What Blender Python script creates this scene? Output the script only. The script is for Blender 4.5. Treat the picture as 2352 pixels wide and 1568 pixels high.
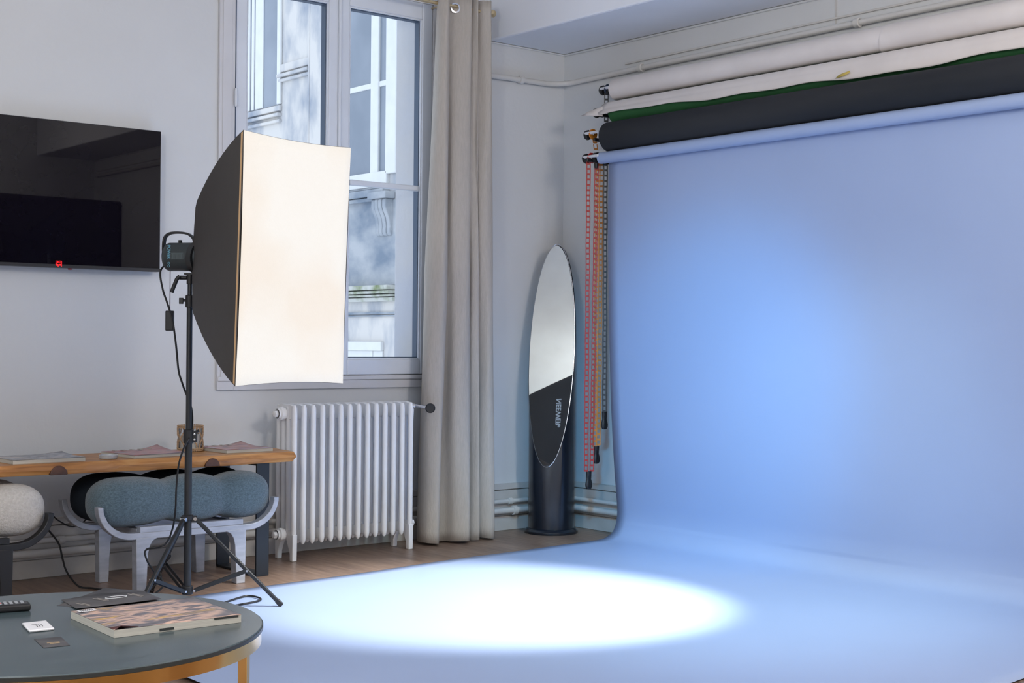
import bpy, bmesh, math, random
from mathutils import Vector, Matrix, Euler
random.seed(7)
for o in list(bpy.data.objects): bpy.data.objects.remove(o)
S = bpy.context.scene
COL = S.collection
PI = math.pi
# ------------------------------------------------------------------ camera
CX, CY, FPX = 1176.0, 784.0, 3245.23
YAW, PITCH, ROLL = math.radians(50.2532), math.radians(0.01234), math.radians(-0.4758)
CAM = Vector((0, 0, 1.15))
FWD = Vector((math.cos(YAW)*math.cos(PITCH), math.sin(YAW)*math.cos(PITCH), math.sin(PITCH)))
_rt = Vector((math.sin(YAW), -math.cos(YAW), 0)); _up = _rt.cross(FWD)
RT = _rt*math.cos(ROLL) - _up*math.sin(ROLL)
UP = _rt*math.sin(ROLL) + _up*math.cos(ROLL)
cd = bpy.data.cameras.new('camera'); cam = bpy.data.objects.new('camera', cd); COL.objects.link(cam)
m3 = Matrix((RT, UP, -FWD)).transposed().to_4x4(); m3.translation = CAM
cam.matrix_world = m3
cd.sensor_width = 36; cd.lens = FPX/2352*36; cd.clip_start = .05; cd.clip_end = 200
S.camera = cam
def at(x, y, ax, v):
    d = FWD*FPX + RT*(x-CX) + UP*(CY-y)
    return CAM + d*((v-CAM[ax])/d[ax])
# ------------------------------------------------------------------ light
W = bpy.data.worlds.new('sky'); S.world = W; W.use_nodes = True
bg = W.node_tree.nodes['Background']; bg.inputs[0].default_value = (.74, .85, 1.0, 1); bg.inputs[1].default_value = 1.75
def light(name, kind, loc, energy, color, target=None, **kw):
    l = bpy.data.lights.new(name, kind); l.energy = energy; l.color = color
    for k, v in kw.items(): setattr(l, k, v)
    o = bpy.data.objects.new(name, l); o.location = loc; COL.objects.link(o)
    if target is not None:
        o.rotation_euler = (Vector(target)-Vector(loc)).to_track_quat('-Z', 'Y').to_euler()
    return o
pt = light('window_portal', 'AREA', (4.265, 6.80, 2.0), 1, (1, 1, 1), (4.265, 0, 2.0), shape='RECTANGLE', size=1.3, size_y=2.25)
pt.data.cycles.is_portal = True
# boom-mounted studio spot above the right edge of the frame, aimed at the paper on the floor
light('studio_spot', 'SPOT', (4.75, 3.5, 2.8), 1150, (1.0, .99, .95), (3.95, 4.82, 0), spot_size=math.radians(41), spot_blend=.6, shadow_soft_size=.06)
# added wide, softer spot imitating the studio spot's spill over the sweep
light('added_spill', 'SPOT', (4.6, 3.3, 2.85), 240, (.72, .97, 1.0), (4.75, 4.45, 0), spot_size=math.radians(74), spot_blend=1.0, shadow_soft_size=.12)
# blue spot added above the frame to tint the left half of the paper
light('added_blue_spot', 'SPOT', (2.7, 3.1, 2.65), 440, (.08, .52, 1.0), (5.75, 5.42, .70), spot_size=math.radians(37), spot_blend=1.0, shadow_soft_size=.15)
# warm fill points added behind and beside the photographer to brighten the room
light('room_fill', 'POINT', (3.9, .8, 2.7), 165, (1.0, .91, .83), shadow_soft_size=.3)
light('room_fill', 'POINT', (-.6, 2.0, 2.7), 175, (1.0, .97, .92), shadow_soft_size=.3)
V = S.view_settings; V.view_transform = 'Standard'; V.look = 'None'; V.exposure = 0.0; V.gamma = 1; V.use_curve_mapping = False

# ------------------------------------------------------------------ materials
MC = {}
def srgb(r, g, b):
    f = lambda c: (c/255/12.92) if c/255 <= .04045 else ((c/255+.055)/1.055)**2.4
    return (f(r), f(g), f(b), 1)
def mat(name, col, rough=.6, metal=0, spec=.5, col2=None, scale=8, stretch=(1, 1, 1), bump=0, bscale=60, detail=4, emit=None, es=0, sheen=0, rng=(.35, .65)):
    if name in MC: return MC[name]
    m = bpy.data.materials.new(name); m.use_nodes = True; nt = m.node_tree; N = nt.nodes; L = nt.links
    b = N['Principled BSDF']; b.inputs['Roughness'].default_value = rough; b.inputs['Metallic'].default_value = metal
    b.inputs['Specular IOR Level'].default_value = spec
    if sheen: b.inputs['Sheen Weight'].default_value = sheen; b.inputs['Sheen Roughness'].default_value = .5
    tc = N.new('ShaderNodeTexCoord'); mp = N.new('ShaderNodeMapping'); mp.inputs['Scale'].default_value = stretch
    L.new(tc.outputs['Object'], mp.inputs[0])
    n = N.new('ShaderNodeTexNoise'); n.inputs['Scale'].default_value = scale; n.inputs['Detail'].default_value = detail
    L.new(mp.outputs[0], n.inputs[0])
    r = N.new('ShaderNodeValToRGB'); c2 = col2 or tuple(c*.94 for c in col[:3])+(1,)
    r.color_ramp.elements[0].position = rng[0]; r.color_ramp.elements[1].position = rng[1]
    r.color_ramp.elements[0].color = c2; r.color_ramp.elements[1].color = col
    L.new(n.outputs[0], r.inputs[0]); L.new(r.outputs[0], b.inputs['Base Color'])
    if bump:
        n2 = N.new('ShaderNodeTexNoise'); n2.inputs['Scale'].default_value = bscale; n2.inputs['Detail'].default_value = 3
        L.new(mp.outputs[0], n2.inputs[0]); bp = N.new('ShaderNodeBump'); bp.inputs['Strength'].default_value = bump; bp.inputs['Distance'].default_value = .01
        L.new(n2.outputs[0], bp.inputs['Height']); L.new(bp.outputs[0], b.inputs['Normal'])
    if emit: b.inputs['Emission Color'].default_value = emit; b.inputs['Emission Strength'].default_value = es
    MC[name] = m; return m
wall_m = mat('painted_wall', (.66, .675, .685, 1), .75, col2=(.635, .65, .66, 1), scale=1.5, bump=.12, bscale=35)
ceil_m = mat('ceiling_paint', (.82, .84, .88, 1), .8, scale=1.2)
trim_m = mat('white_trim', (.64, .64, .66, 1), .4, scale=4)
base_m = mat('baseboard_paint', (.60, .585, .565, 1), .45, scale=6, col2=(.52, .50, .47, 1))
pipe_m = mat('pipe_paint', (.66, .65, .63, 1), .35, scale=8)
frame_m = mat('window_frame_paint', (.70, .74, .80, 1), .35, scale=4)
gasket_m = mat('dark_gasket', (.05, .08, .13, 1), .5)
black_m = mat('black_metal', (.010, .012, .015, 1), .42, spec=.6)
blackp_m = mat('black_plastic', (.012, .012, .014, 1), .5)
bsat_m = mat('blackened_steel', (.009, .014, .022, 1), .38)
steel_m = mat('bright_steel', (.75, .76, .78, 1), .25, 1)
brass_m = mat('polished_brass', (.78, .47, .17, 1), .14, 1, col2=(.60, .34, .10, 1), scale=5)
gold_m = mat('brushed_brass', (.75, .60, .36, 1), .35, 1)
silver_m = mat('silver_painted_wood', (.42, .44, .50, 1), .38, .25, col2=(.34, .36, .41, 1), scale=12, stretch=(1, 1, 4))
blkw_m = mat('black_painted_wood', (.010, .011, .014, 1), .42)
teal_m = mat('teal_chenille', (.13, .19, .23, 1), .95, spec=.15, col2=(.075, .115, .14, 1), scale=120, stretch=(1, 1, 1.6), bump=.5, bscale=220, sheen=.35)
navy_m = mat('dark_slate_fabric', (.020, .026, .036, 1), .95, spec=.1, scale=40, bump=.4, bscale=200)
boucle_m = mat('white_boucle', (.70, .67, .63, 1), .95, spec=.15, col2=(.60, .57, .53, 1), scale=90, bump=.8, bscale=240)
curt_m = mat('linen_curtain', (.49, .445, .395, 1), .95, spec=.1, col2=(.45, .41, .36, 1), scale=60, stretch=(2, 2, .25), bump=.3, bscale=160)
rad_m = mat('radiator_enamel', (.86, .86, .86, 1), .3, scale=5, col2=(.81, .80, .79, 1))
sbox_m = mat('softbox_black_nylon', (.055, .050, .049, 1), .6, scale=3, bump=.15, bscale=12)
seamglow_m = mat('painted_seam_light', (.30, .20, .12, 1), .8, emit=(1, .62, .30, 1), es=.22)
paper_m = mat('blue_background_paper', (.345, .44, .665, 1), .42, spec=.4, col2=(.335, .43, .65, 1), scale=1.4)
paperw_m = mat('off_white_background_paper', (.72, .68, .66, 1), .75, spec=.2, col2=(.66, .62, .60, 1), scale=4, bump=.15, bscale=6)
paperg_m = mat('green_background_paper', (.04, .15, .06, 1), .8, spec=.2)
paperk_m = mat('black_background_paper', (.020, .023, .028, 1), .75, spec=.2, col2=(.032, .034, .038, 1), scale=2, stretch=(1, .3, 2))
core_m = mat('white_core_tube', (.75, .76, .80, 1), .5)
red_m = mat('red_chain_plastic', (.36, .016, .014, 1), .4)
org_m = mat('orange_chain_plastic', (.52, .18, .012, 1), .4)
nblue_m = mat('dark_blue_plastic', (.02, .04, .09, 1), .4)
mirror_m = mat('mirror_glass', (.90, .98, .97, 1), .015, 1, scale=3, col2=(.80, .86, .85, 1))
cyl_m = mat('satin_black_column', (.010, .013, .020, 1), .22, spec=.6)
tv_m = mat('tv_glass', (.005, .004, .008, 1), .012, spec=.2)
tvb_m = mat('tv_bezel', (.03, .03, .034, 1), .35)
tabletop_m = mat('slate_tabletop', (.055, .082, .092, 1), .25, spec=.9, col2=(.040, .062, .070, 1), scale=2.5, stretch=(1, 4, 1))
rim_m = mat('tabletop_rim', (.03, .035, .035, 1), .4)
page_m = mat('magazine_pages', (.55, .53, .47, 1), .8, scale=3, stretch=(1, 1, 300), col2=(.42, .41, .37, 1))
white_m = mat('white_ceramic', (.80, .80, .83, 1), .3)
ink_m = mat('grey_ink', (.12, .12, .13, 1), .6)
goldink_m = mat('gold_ink', (.45, .32, .18, 1), .5)
paleink_m = mat('pale_ink', (.42, .38, .34, 1), .5)
card_m = mat('dark_card', (.075, .072, .078, 1), .5)
cable_m = mat('black_cable', (.012, .012, .013, 1), .5)
bead_m = mat('wooden_beads', (.50, .33, .19, 1), .6, scale=40, col2=(.38, .24, .13, 1))
logo_m = mat('pale_logo_print', (.85, .88, .9, 1), .6)
cyan_m = mat('pale_blue_print', (.12, .38, .52, 1), .5)
stone_m = mat('weathered_limestone', (.64, .61, .57, 1), .9, spec=.1, col2=(.30, .33, .38, 1), scale=2.8, stretch=(1, 1.2, .7), bump=.3, bscale=12, detail=8, rng=(.32, .58))
stoneb_m = mat('stained_limestone', (.44, .45, .46, 1), .9, spec=.1, col2=(.20, .24, .29, 1), scale=2.4, stretch=(1, 1, 1.5), bump=.3, bscale=14, detail=9, rng=(.35, .62))
stonec_m = mat('pale_stone_reveal', (.56, .55, .54, 1), .9, spec=.1, col2=(.52, .53, .56, 1), scale=3, bump=.4, bscale=20, detail=8)
moss_m = mat('mossy_stone', (.52, .52, .48, 1), .9, spec=.1, col2=(.20, .24, .12, 1), scale=5, bump=.5, bscale=20, detail=9, rng=(.30, .48))
fpaint_m = mat('facade_window_paint', (.70, .70, .68, 1), .5)
digitrefl_m = mat('reflected_digit_red', (.5, 0, 0, 1), .5, emit=(1, .015, .02, 1), es=1.6)

def wood_floor():
    m = bpy.data.materials.new('brown_laminate_floor'); m.use_nodes = True; nt = m.node_tree; N = nt.nodes; L = nt.links; b = N['Principled BSDF']
    tc = N.new('ShaderNodeTexCoord'); mp = N.new('ShaderNodeMapping'); mp.inputs['Rotation'].default_value = (0, 0, PI/2)
    L.new(tc.outputs['Object'], mp.inputs[0])
    br = N.new('ShaderNodeTexBrick'); br.inputs['Scale'].default_value = 1; br.inputs['Brick Width'].default_value = 1.3; br.inputs['Row Height'].default_value = .19
    br.inputs['Mortar Size'].default_value = .0012; br.inputs['Color1'].default_value = (.27, .18, .13, 1); br.inputs['Color2'].default_value = (.215, .142, .105, 1); br.inputs['Mortar'].default_value = (.07, .045, .035, 1)
    L.new(mp.outputs[0], br.inputs[0])
    mp2 = N.new('ShaderNodeMapping'); mp2.inputs['Scale'].default_value = (22, 1.6, 1); L.new(tc.outputs['Object'], mp2.inputs[0])
    n = N.new('ShaderNodeTexNoise'); n.inputs['Scale'].default_value = 2; n.inputs['Detail'].default_value = 7; L.new(mp2.outputs[0], n.inputs[0])
    r = N.new('ShaderNodeValToRGB'); r.color_ramp.elements[0].position = .3; r.color_ramp.elements[0].color = (.55, .52, .5, 1); r.color_ramp.elements[1].position = .7; r.color_ramp.elements[1].color = (1.25, 1.25, 1.25, 1)
    L.new(n.outputs[0], r.inputs[0])
    mx = N.new('ShaderNodeMix'); mx.data_type = 'RGBA'; mx.blend_type = 'MULTIPLY'; mx.inputs[0].default_value = .8
    L.new(br.outputs[0], mx.inputs[6]); L.new(r.outputs[0], mx.inputs[7]); L.new(mx.outputs[2], b.inputs['Base Color'])
    b.inputs['Roughness'].default_value = .38
    bp = N.new('ShaderNodeBump'); bp.inputs['Strength'].default_value = .15; bp.inputs['Distance'].default_value = .005; L.new(n.outputs[0], bp.inputs['Height']); L.new(bp.outputs[0], b.inputs['Normal'])
    return m
floor_m = wood_floor()
def slab_wood():
    m = bpy.data.materials.new('oiled_live_edge_wood'); m.use_nodes = True; nt = m.node_tree; N = nt.nodes; L = nt.links; b = N['Principled BSDF']
    tc = N.new('ShaderNodeTexCoord'); mp = N.new('ShaderNodeMapping'); mp.inputs['Scale'].default_value = (1.1, 5, 9); L.new(tc.outputs['Object'], mp.inputs[0])
    n = N.new('ShaderNodeTexNoise'); n.inputs['Scale'].default_value = 3; n.inputs['Detail'].default_value = 8; n.inputs['Distortion'].default_value = 1.2; L.new(mp.outputs[0], n.inputs[0])
    r = N.new('ShaderNodeValToRGB'); e = r.color_ramp.elements
    e[0].position = .3; e[0].color = (.22, .085, .022, 1); e[1].position = .7; e[1].color = (.58, .31, .11, 1); x = e.new(.5); x.color = (.46, .20, .055, 1)
    L.new(n.outputs[0], r.inputs[0]); L.new(r.outputs[0], b.inputs['Base Color']); b.inputs['Roughness'].default_value = .42
    return m
slab_m = slab_wood()
knot_m = mat('dark_wood_knot', (.10, .040, .022, 1), .5, scale=30, col2=(.05, .02, .012, 1))
def glass_mat(name, refl=.06, tint=(.97, .98, 1, 1)):
    m = bpy.data.materials.new(name); m.use_nodes = True; nt = m.node_tree; N = nt.nodes; L = nt.links; N.clear()
    o = N.new('ShaderNodeOutputMaterial'); mx = N.new('ShaderNodeMixShader'); t = N.new('ShaderNodeBsdfTransparent'); g = N.new('ShaderNodeBsdfGlossy')
    t.inputs[0].default_value = tint; g.inputs['Roughness'].default_value = .02
    fr = N.new('ShaderNodeLayerWeight'); fr.inputs[0].default_value = .12
    ad = N.new('ShaderNodeMath'); ad.operation = 'MULTIPLY'; ad.inputs[1].default_value = refl*6; L.new(fr.outputs['Fresnel'], ad.inputs[0])
    L.new(ad.outputs[0], mx.inputs[0]); L.new(t.outputs[0], mx.inputs[1]); L.new(g.outputs[0], mx.inputs[2]); L.new(mx.outputs[0], o.inputs[0])
    return m
glass_m = glass_mat('window_glass', .03); jar_m = glass_mat('clear_jar_glass', .12, (.93, .94, .95, 1))
fglass_m = mat('facade_glass', (.17, .20, .24, 1), .25, spec=.6, col2=(.25, .28, .32, 1), scale=1.3)
def diffuser_mat():
    m = bpy.data.materials.new('glowing_diffuser_cloth'); m.use_nodes = True; nt = m.node_tree; N = nt.nodes; L = nt.links; b = N['Principled BSDF']
    b.inputs['Base Color'].default_value = (.25, .24, .22, 1); b.inputs['Roughness'].default_value = .9
    tc = N.new('ShaderNodeTexCoord'); n = N.new('ShaderNodeTexNoise'); n.inputs['Scale'].default_value = 2.6; n.inputs['Detail'].default_value = 1.5; L.new(tc.outputs['Object'], n.inputs[0])
    r = N.new('ShaderNodeValToRGB'); r.color_ramp.elements[0].position = .36; r.color_ramp.elements[0].color = (.97, .87, .76, 1); r.color_ramp.elements[1].position = .56; r.color_ramp.elements[1].color = (1, .96, .90, 1)
    n2 = N.new('ShaderNodeTexNoise'); n2.inputs['Scale'].default_value = 150; L.new(tc.outputs['Object'], n2.inputs[0])
    L.new(n.outputs[0], r.inputs[0]); L.new(r.outputs[0], b.inputs['Emission Color']); b.inputs['Emission Strength'].default_value = .74
    bp = N.new('ShaderNodeBump'); bp.inputs['Strength'].default_value = .4; bp.inputs['Distance'].default_value = .003; L.new(n2.outputs[0], bp.inputs['Height']); L.new(bp.outputs[0], b.inputs['Normal'])
    return m
diff_m = diffuser_mat()
def cover_mat(name, cols, scale, stretch, dist=2.0, detail=6):
    m = bpy.data.materials.new(name); m.use_nodes = True; nt = m.node_tree; N = nt.nodes; L = nt.links; b = N['Principled BSDF']
    tc = N.new('ShaderNodeTexCoord'); mp = N.new('ShaderNodeMapping'); mp.inputs['Scale'].default_value = stretch; L.new(tc.outputs['Object'], mp.inputs[0])
    n = N.new('ShaderNodeTexNoise'); n.inputs['Scale'].default_value = scale; n.inputs['Detail'].default_value = detail; n.inputs['Distortion'].default_value = dist; L.new(mp.outputs[0], n.inputs[0])
    r = N.new('ShaderNodeValToRGB'); r.color_ramp.interpolation = 'LINEAR'; e = r.color_ramp.elements
    k = len(cols); e[0].position = .28; e[0].color = cols[0]; e[1].position = .72; e[1].color = cols[-1]
    for i in range(1, k-1): x = e.new(.28+.44*i/(k-1)); x.color = cols[i]
    L.new(n.outputs[0], r.inputs[0]); L.new(r.outputs[0], b.inputs['Base Color']); b.inputs['Roughness'].default_value = .35
    return m

# ------------------------------------------------------------------ mesh helpers
def box(bm, x0, x1, y0, y1, z0, z1):
    v = [bm.verts.new(p) for p in ((x0, y0, z0), (x1, y0, z0), (x1, y1, z0), (x0, y1, z0), (x0, y0, z1), (x1, y0, z1), (x1, y1, z1), (x0, y1, z1))]
    for f in ((3, 2, 1, 0), (4, 5, 6, 7), (0, 1, 5, 4), (1, 2, 6, 5), (2, 3, 7, 6), (3, 0, 4, 7)): bm.faces.new([v[i] for i in f])
def obox(bm, c, ax, ay, az, hx, hy, hz):
    """box with oriented axes"""
    c = Vector(c); V8 = []
    for sz in (-1, 1):
        for sx, sy in ((-1, -1), (1, -1), (1, 1), (-1, 1)): V8.append(bm.verts.new(c+ax*hx*sx+ay*hy*sy+az*hz*sz))
    for f in ((3, 2, 1, 0), (4, 5, 6, 7), (0, 1, 5, 4), (1, 2, 6, 5), (2, 3, 7, 6), (3, 0, 4, 7)): bm.faces.new([V8[i] for i in f])
def frames(pts, closed=False):
    pts = [Vector(p) for p in pts]; out = []; n = len(pts); prev = None
    for i in range(n):
        a = pts[i-1] if (i > 0 or closed) else pts[0]; b = pts[(i+1) % n] if (i < n-1 or closed) else pts[-1]
        t = (b-a); t = t.normalized() if t.length > 1e-9 else Vector((0, 0, 1))
        if prev is None:
            u = t.cross(Vector((0, 0, 1)));
            if u.length < .1: u = t.cross(Vector((1, 0, 0)))
            u.normalize()
        else:
            u = prev - t*prev.dot(t); u.normalize()
        prev = u; out.append((pts[i], u, t.cross(u)))
    return out
def tube(bm, pts, r, n=10, closed=False, rad=None, cap=True):
    fr = frames(pts, closed); rings = []
    for i, (p, u, w) in enumerate(fr):
        rr = rad[i] if rad else r
        rings.append([bm.verts.new(p+(u*math.cos(2*PI*k/n)+w*math.sin(2*PI*k/n))*rr) for k in range(n)])
    m = len(rings)
    for i in range(m if closed else m-1):
        a = rings[i]; b = rings[(i+1) % m]
        for k in range(n): bm.faces.new((a[k], a[(k+1) % n], b[(k+1) % n], b[k]))
    if cap and not closed:
        bm.faces.new(rings[0][::-1]); bm.faces.new(rings[-1])
def smooth_path(pts, k=8, closed=False):
    P = [Vector(p) for p in pts]; out = []; n = len(P)
    for i in range(n if closed else n-1):
        g = (lambda j: P[j % n]) if closed else (lambda j: P[max(0, min(n-1, j))])
        a, b, c, d = g(i-1), g(i), g(i+1), g(i+2)
        for s in range(k):
            t = s/k; out.append(.5*((2*b)+(c-a)*t+(2*a-5*b+4*c-d)*t*t+(3*b-a-3*c+d)*t**3))
    if not closed: out.append(P[-1])
    return out
def lathe(bm, prof, c=(0, 0, 0), ax=Vector((0, 0, 1)), n=32):
    ax = Vector(ax).normalized(); u = ax.cross(Vector((0, 0, 1)));
    if u.length < .1: u = Vector((1, 0, 0))
    u.normalize(); w = ax.cross(u); c = Vector(c); rings = []
    for r, h in prof:
        if r < 1e-5: rings.append([bm.verts.new(c+ax*h)])
        else: rings.append([bm.verts.new(c+ax*h+(u*math.cos(2*PI*k/n)+w*math.sin(2*PI*k/n))*r) for k in range(n)])
    for a, b in zip(rings, rings[1:]):
        for k in range(n):
            k2 = (k+1) % n
            if len(a) == 1 and len(b) == 1: continue
            if len(a) == 1: bm.faces.new((a[0], b[k2], b[k]))
            elif len(b) == 1: bm.faces.new((a[k], a[k2], b[0]))
            else: bm.faces.new((a[k], a[k2], b[k2], b[k]))
def prism(bm, poly, d0, d1, plane='XZ'):
    """extrude a 2D polygon; plane XZ -> along Y, YZ -> along X, XY -> along Z"""
    f = {'XZ': lambda p, d: (p[0], d, p[1]), 'YZ': lambda p, d: (d, p[0], p[1]), 'XY': lambda p, d: (p[0], p[1], d)}[plane]
    a = [bm.verts.new(f(p, d0)) for p in poly]; b = [bm.verts.new(f(p, d1)) for p in poly]; n = len(poly)
    bm.faces.new(a); bm.faces.new(b[::-1])
    for i in range(n): bm.faces.new((a[i], b[i], b[(i+1) % n], a[(i+1) % n]))
def grid(bm, fn, nu, nv):
    g = [[bm.verts.new(fn(i/nu, j/nv)) for j in range(nv+1)] for i in range(nu+1)]
    for i in range(nu):
        for j in range(nv): bm.faces.new((g[i][j], g[i+1][j], g[i+1][j+1], g[i][j+1]))
def root_loc(o):
    while o.parent: o = o.parent
    return o.location.copy()
def obj(name, bm, m, parent=None, bevel=0, seg=2, smooth=None, subsurf=0, solid=0, sol_off=-1):
    bmesh.ops.recalc_face_normals(bm, faces=bm.faces)
    if parent: bmesh.ops.translate(bm, verts=bm.verts, vec=-root_loc(parent))
    me = bpy.data.meshes.new(name); bm.to_mesh(me); bm.free()
    for mm in (m if isinstance(m, (list, tuple)) else [m]): me.materials.append(mm)
    o = bpy.data.objects.new(name, me); COL.objects.link(o)
    if parent: o.parent = parent
    if solid:
        s = o.modifiers.new('thickness', 'SOLIDIFY'); s.thickness = solid; s.offset = sol_off
    if bevel:
        b = o.modifiers.new('bevel', 'BEVEL'); b.width = bevel; b.segments = seg; b.limit_method = 'ANGLE'; b.angle_limit = math.radians(35)
    if subsurf:
        s = o.modifiers.new('sub', 'SUBSURF'); s.levels = s.render_levels = subsurf
    if smooth is not False:
        ang = math.radians(40 if smooth is None else smooth)
        me.polygons.foreach_set('use_smooth', [True]*len(me.polygons))
        bm2 = bmesh.new(); bm2.from_mesh(me)
        for e in bm2.edges:
            if len(e.link_faces) == 2 and e.calc_face_angle(0) > ang: e.smooth = False
        bm2.to_mesh(me); bm2.free()
    return o
def BM(): return bmesh.new()
def thing(name, label, cat, loc, group=None):
    o = bpy.data.objects.new(name, None); COL.objects.link(o); o.location = loc; o.empty_display_size = .05
    return tag(o, label, cat, group)
def tag(o, label, cat, group=None, kind=None):
    if label: o['label'] = label
    if cat: o['category'] = cat
    if group: o['group'] = group
    if kind: o['kind'] = kind
    return o
def struct(name, bm, m, parent=None, label=None, **kw):
    o = obj(name, bm, m, parent, **kw)
    if not parent: o['kind'] = 'structure'
    if label: o['label'] = label
    return o
def text(name, s, size, mtx, m, parent, ext=.0006, align='CENTER'):
    c = bpy.data.curves.new('t', 'FONT'); c.body = s; c.size = size; c.extrude = ext; c.align_x = align; c.align_y = 'CENTER'; c.offset = size*.02
    o = bpy.data.objects.new('t', c); COL.objects.link(o); bpy.context.view_layer.update()
    me = bpy.data.meshes.new_from_object(o.evaluated_get(bpy.context.evaluated_depsgraph_get()))
    bpy.data.objects.remove(o); me.name = name
    me.transform(mtx); me.transform(Matrix.Translation(-root_loc(parent)))
    me.materials.clear(); me.materials.append(m)
    q = bpy.data.objects.new(name, me); COL.objects.link(q); q.parent = parent; return q
def basis(x, y, z, t):
    m = Matrix((x, y, z)).transposed().to_4x4(); m.translation = Vector(t); return m

# ================================================================== SETTING
WY, DX = 6.66, 5.95           # window wall plane, backdrop wall plane
ZS, ZC, XB = 2.965, 3.55, 5.344   # soffit height, ceiling height, soffit edge
X0, Y0 = -3.0, -.70
b = BM(); box(b, X0, DX+.2, Y0-.2, WY+.25, -.12, 0); struct('floor', b, floor_m, label='brown wood plank floor')
b = BM()
HX0, HX1, HZ0, HZ1 = 3.615, 4.915, .955, 3.115
box(b, X0, HX0, WY, WY+.26, 0, ZC); box(b, HX1, DX+.2, WY, WY+.26, 0, ZC); box(b, HX0, HX1, WY, WY+.26, 0, HZ0); box(b, HX0, HX1, WY, WY+.26, HZ1, ZC)
struct('wall_left', b, wall_m, smooth=False, label='white painted wall with the tall window')
b = BM(); box(b, DX, DX+.2, Y0-.2, WY, 0, ZC); struct('wall_right', b, wall_m, smooth=False, label='white painted wall behind the paper rolls')
b = BM(); box(b, X0, DX, Y0-.2, Y0, 0, ZC); struct('wall_back', b, wall_m, smooth=False)
b = BM(); box(b, X0-.2, X0, Y0-.2, WY+.26, 0, .9); box(b, X0-.2, X0, Y0-.2, WY+.26, 2.9, ZC); box(b, X0-.2, X0, Y0-.2, .8, .9, 2.9); box(b, X0-.2, X0, 3.4, WY+.26, .9, 2.9); struct('wall_side', b, wall_m, smooth=False)
b = BM(); box(b, X0, DX+.2, Y0-.2, WY+.26, ZC, ZC+.15); struct('ceiling', b, ceil_m, smooth=False)
b = BM(); box(b, XB, DX, Y0, WY, ZS, ZC); struct('trim_1', b, ceil_m, smooth=False, bevel=.012, label='boxed ceiling soffit above the paper rolls')
# small cove along soffit / wall joint
b = BM(); box(b, DX-.010, DX, Y0, WY, ZS-.014, ZS); box(b, XB+.0, DX, WY-.010, WY, ZS-.012, ZS); struct('trim_2', b, wall_m, bevel=.006, label='thin moulding under the soffit')
# baseboards with grooves
def baseboard(name, along):
    b = BM()
    if along == 'X':
        box(b, X0, DX, WY-.014, WY, 0, .088); box(b, X0, DX, WY-.017, WY, .091, .246); box(b, X0, DX, WY-.020, WY, .25, .286)
    else:
        box(b, DX-.014, DX, Y0, WY, 0, .088); box(b, DX-.017, DX, Y0, WY, .091, .246); box(b, DX-.020, DX, Y0, WY, .25, .286)
    return struct(name, b, base_m, bevel=.003)
baseboard('baseboard_left', 'X'); baseboard('baseboard_right', 'Y')

# ---------------- window
win = thing('window_1', 'tall white double casement window behind the softbox', None, (4.265, WY, .88)); win['kind'] = 'structure'
def ring(bm, x0, x1, z0, z1, wl, wr, wb, wt, y0, y1):
    box(bm, x0, x0+wl, y0, y1, z0, z1); box(bm, x1-wr, x1, y0, y1, z0, z1); box(bm, x0+wl, x1-wr, y0, y1, z0, z0+wb); box(bm, x0+wl, x1-wr, y0, y1, z1-wt, z1)
b = BM(); ring(b, 3.527, 5.005, .884, 3.20, .095, .095, .045, .09, WY-.018, WY-.0005)
box(b, 3.545, 3.60, WY-.022, WY-.018, .93, 3.2)
obj('casing', b, trim_m, win, bevel=.004)
b = BM(); box(b, 3.53, 5.0, WY-.026, WY-.0005, .930, .955); obj('window_sill', b, trim_m, win, bevel=.005)
def sash(x0, x1, gx0, gx1):
    gz0, gz1 = 1.056, 3.005; y0, y1 = WY-.012, WY+.045
    b = BM(); ring(b, x0, x1, .958, 3.112, gx0-x0-.012, x1-gx1-.012, gz0-.958-.012, 3.112-gz1-.012, y0, y1)
    s = obj('sash', b, frame_m, win, bevel=.006, seg=3)
    b = BM()
    ring(b, gx0-.013, gx1+.013, gz0-.013, gz1+.013, .010, .010, .010, .010, y0+.006, y1-.004)
    obj('glazing_bead', b, frame_m, s, bevel=.003)
    b = BM(); ring(b, gx0-.004, gx1+.004, gz0-.004, gz1+.004, .006, .006, .006, .006, y0+.018, y1+.004); obj('gasket', b, gasket_m, s)
    b = BM(); box(b, gx0, gx1, y0+.002, y0+.03, 2.018, 2.050); obj('glazing_bar', b, frame_m, s, bevel=.007, seg=3)
    b = BM(); box(b, gx0-.002, gx1+.002, WY+.020, WY+.024, gz0-.002, gz1+.002); obj('window_pane', b, glass_m, s, smooth=False)
sash(3.623, 4.262, 3.704, 4.187); sash(4.268, 4.908, 4.347, 4.824)
b = BM(); box(b, 4.255, 4.275, WY-.028, WY-.010, .96, 3.11); obj('meeting_strip', b, frame_m, win, bevel=.007, seg=3)
b = BM(); box(b, 3.618, 3.6235, WY-.020, WY-.016, .96, 3.11); obj('shutter_gap', b, gasket_m, win)
for z in (2.42, 3.0):
    b = BM(); lathe(b, [(0, -.05), (.006, -.048), (.008, -.04), (.008, .04), (.006, .048), (0, .05)], (3.617, WY-.030, z), n=12); obj('hinge', b, frame_m, win)
# stone reveal outside
b = BM(); box(b, 4.848, 4.915, WY+.05, WY+.27, .95, 3.115); box(b, 3.615, 3.68, WY+.05, WY+.27, .95, 3.115); box(b, 3.68, 4.848, WY+.05, WY+.29, .955, 1.0)
struct('trim_3', b, stonec_m, bevel=.006, label='pale stone reveal outside the window')

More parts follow.
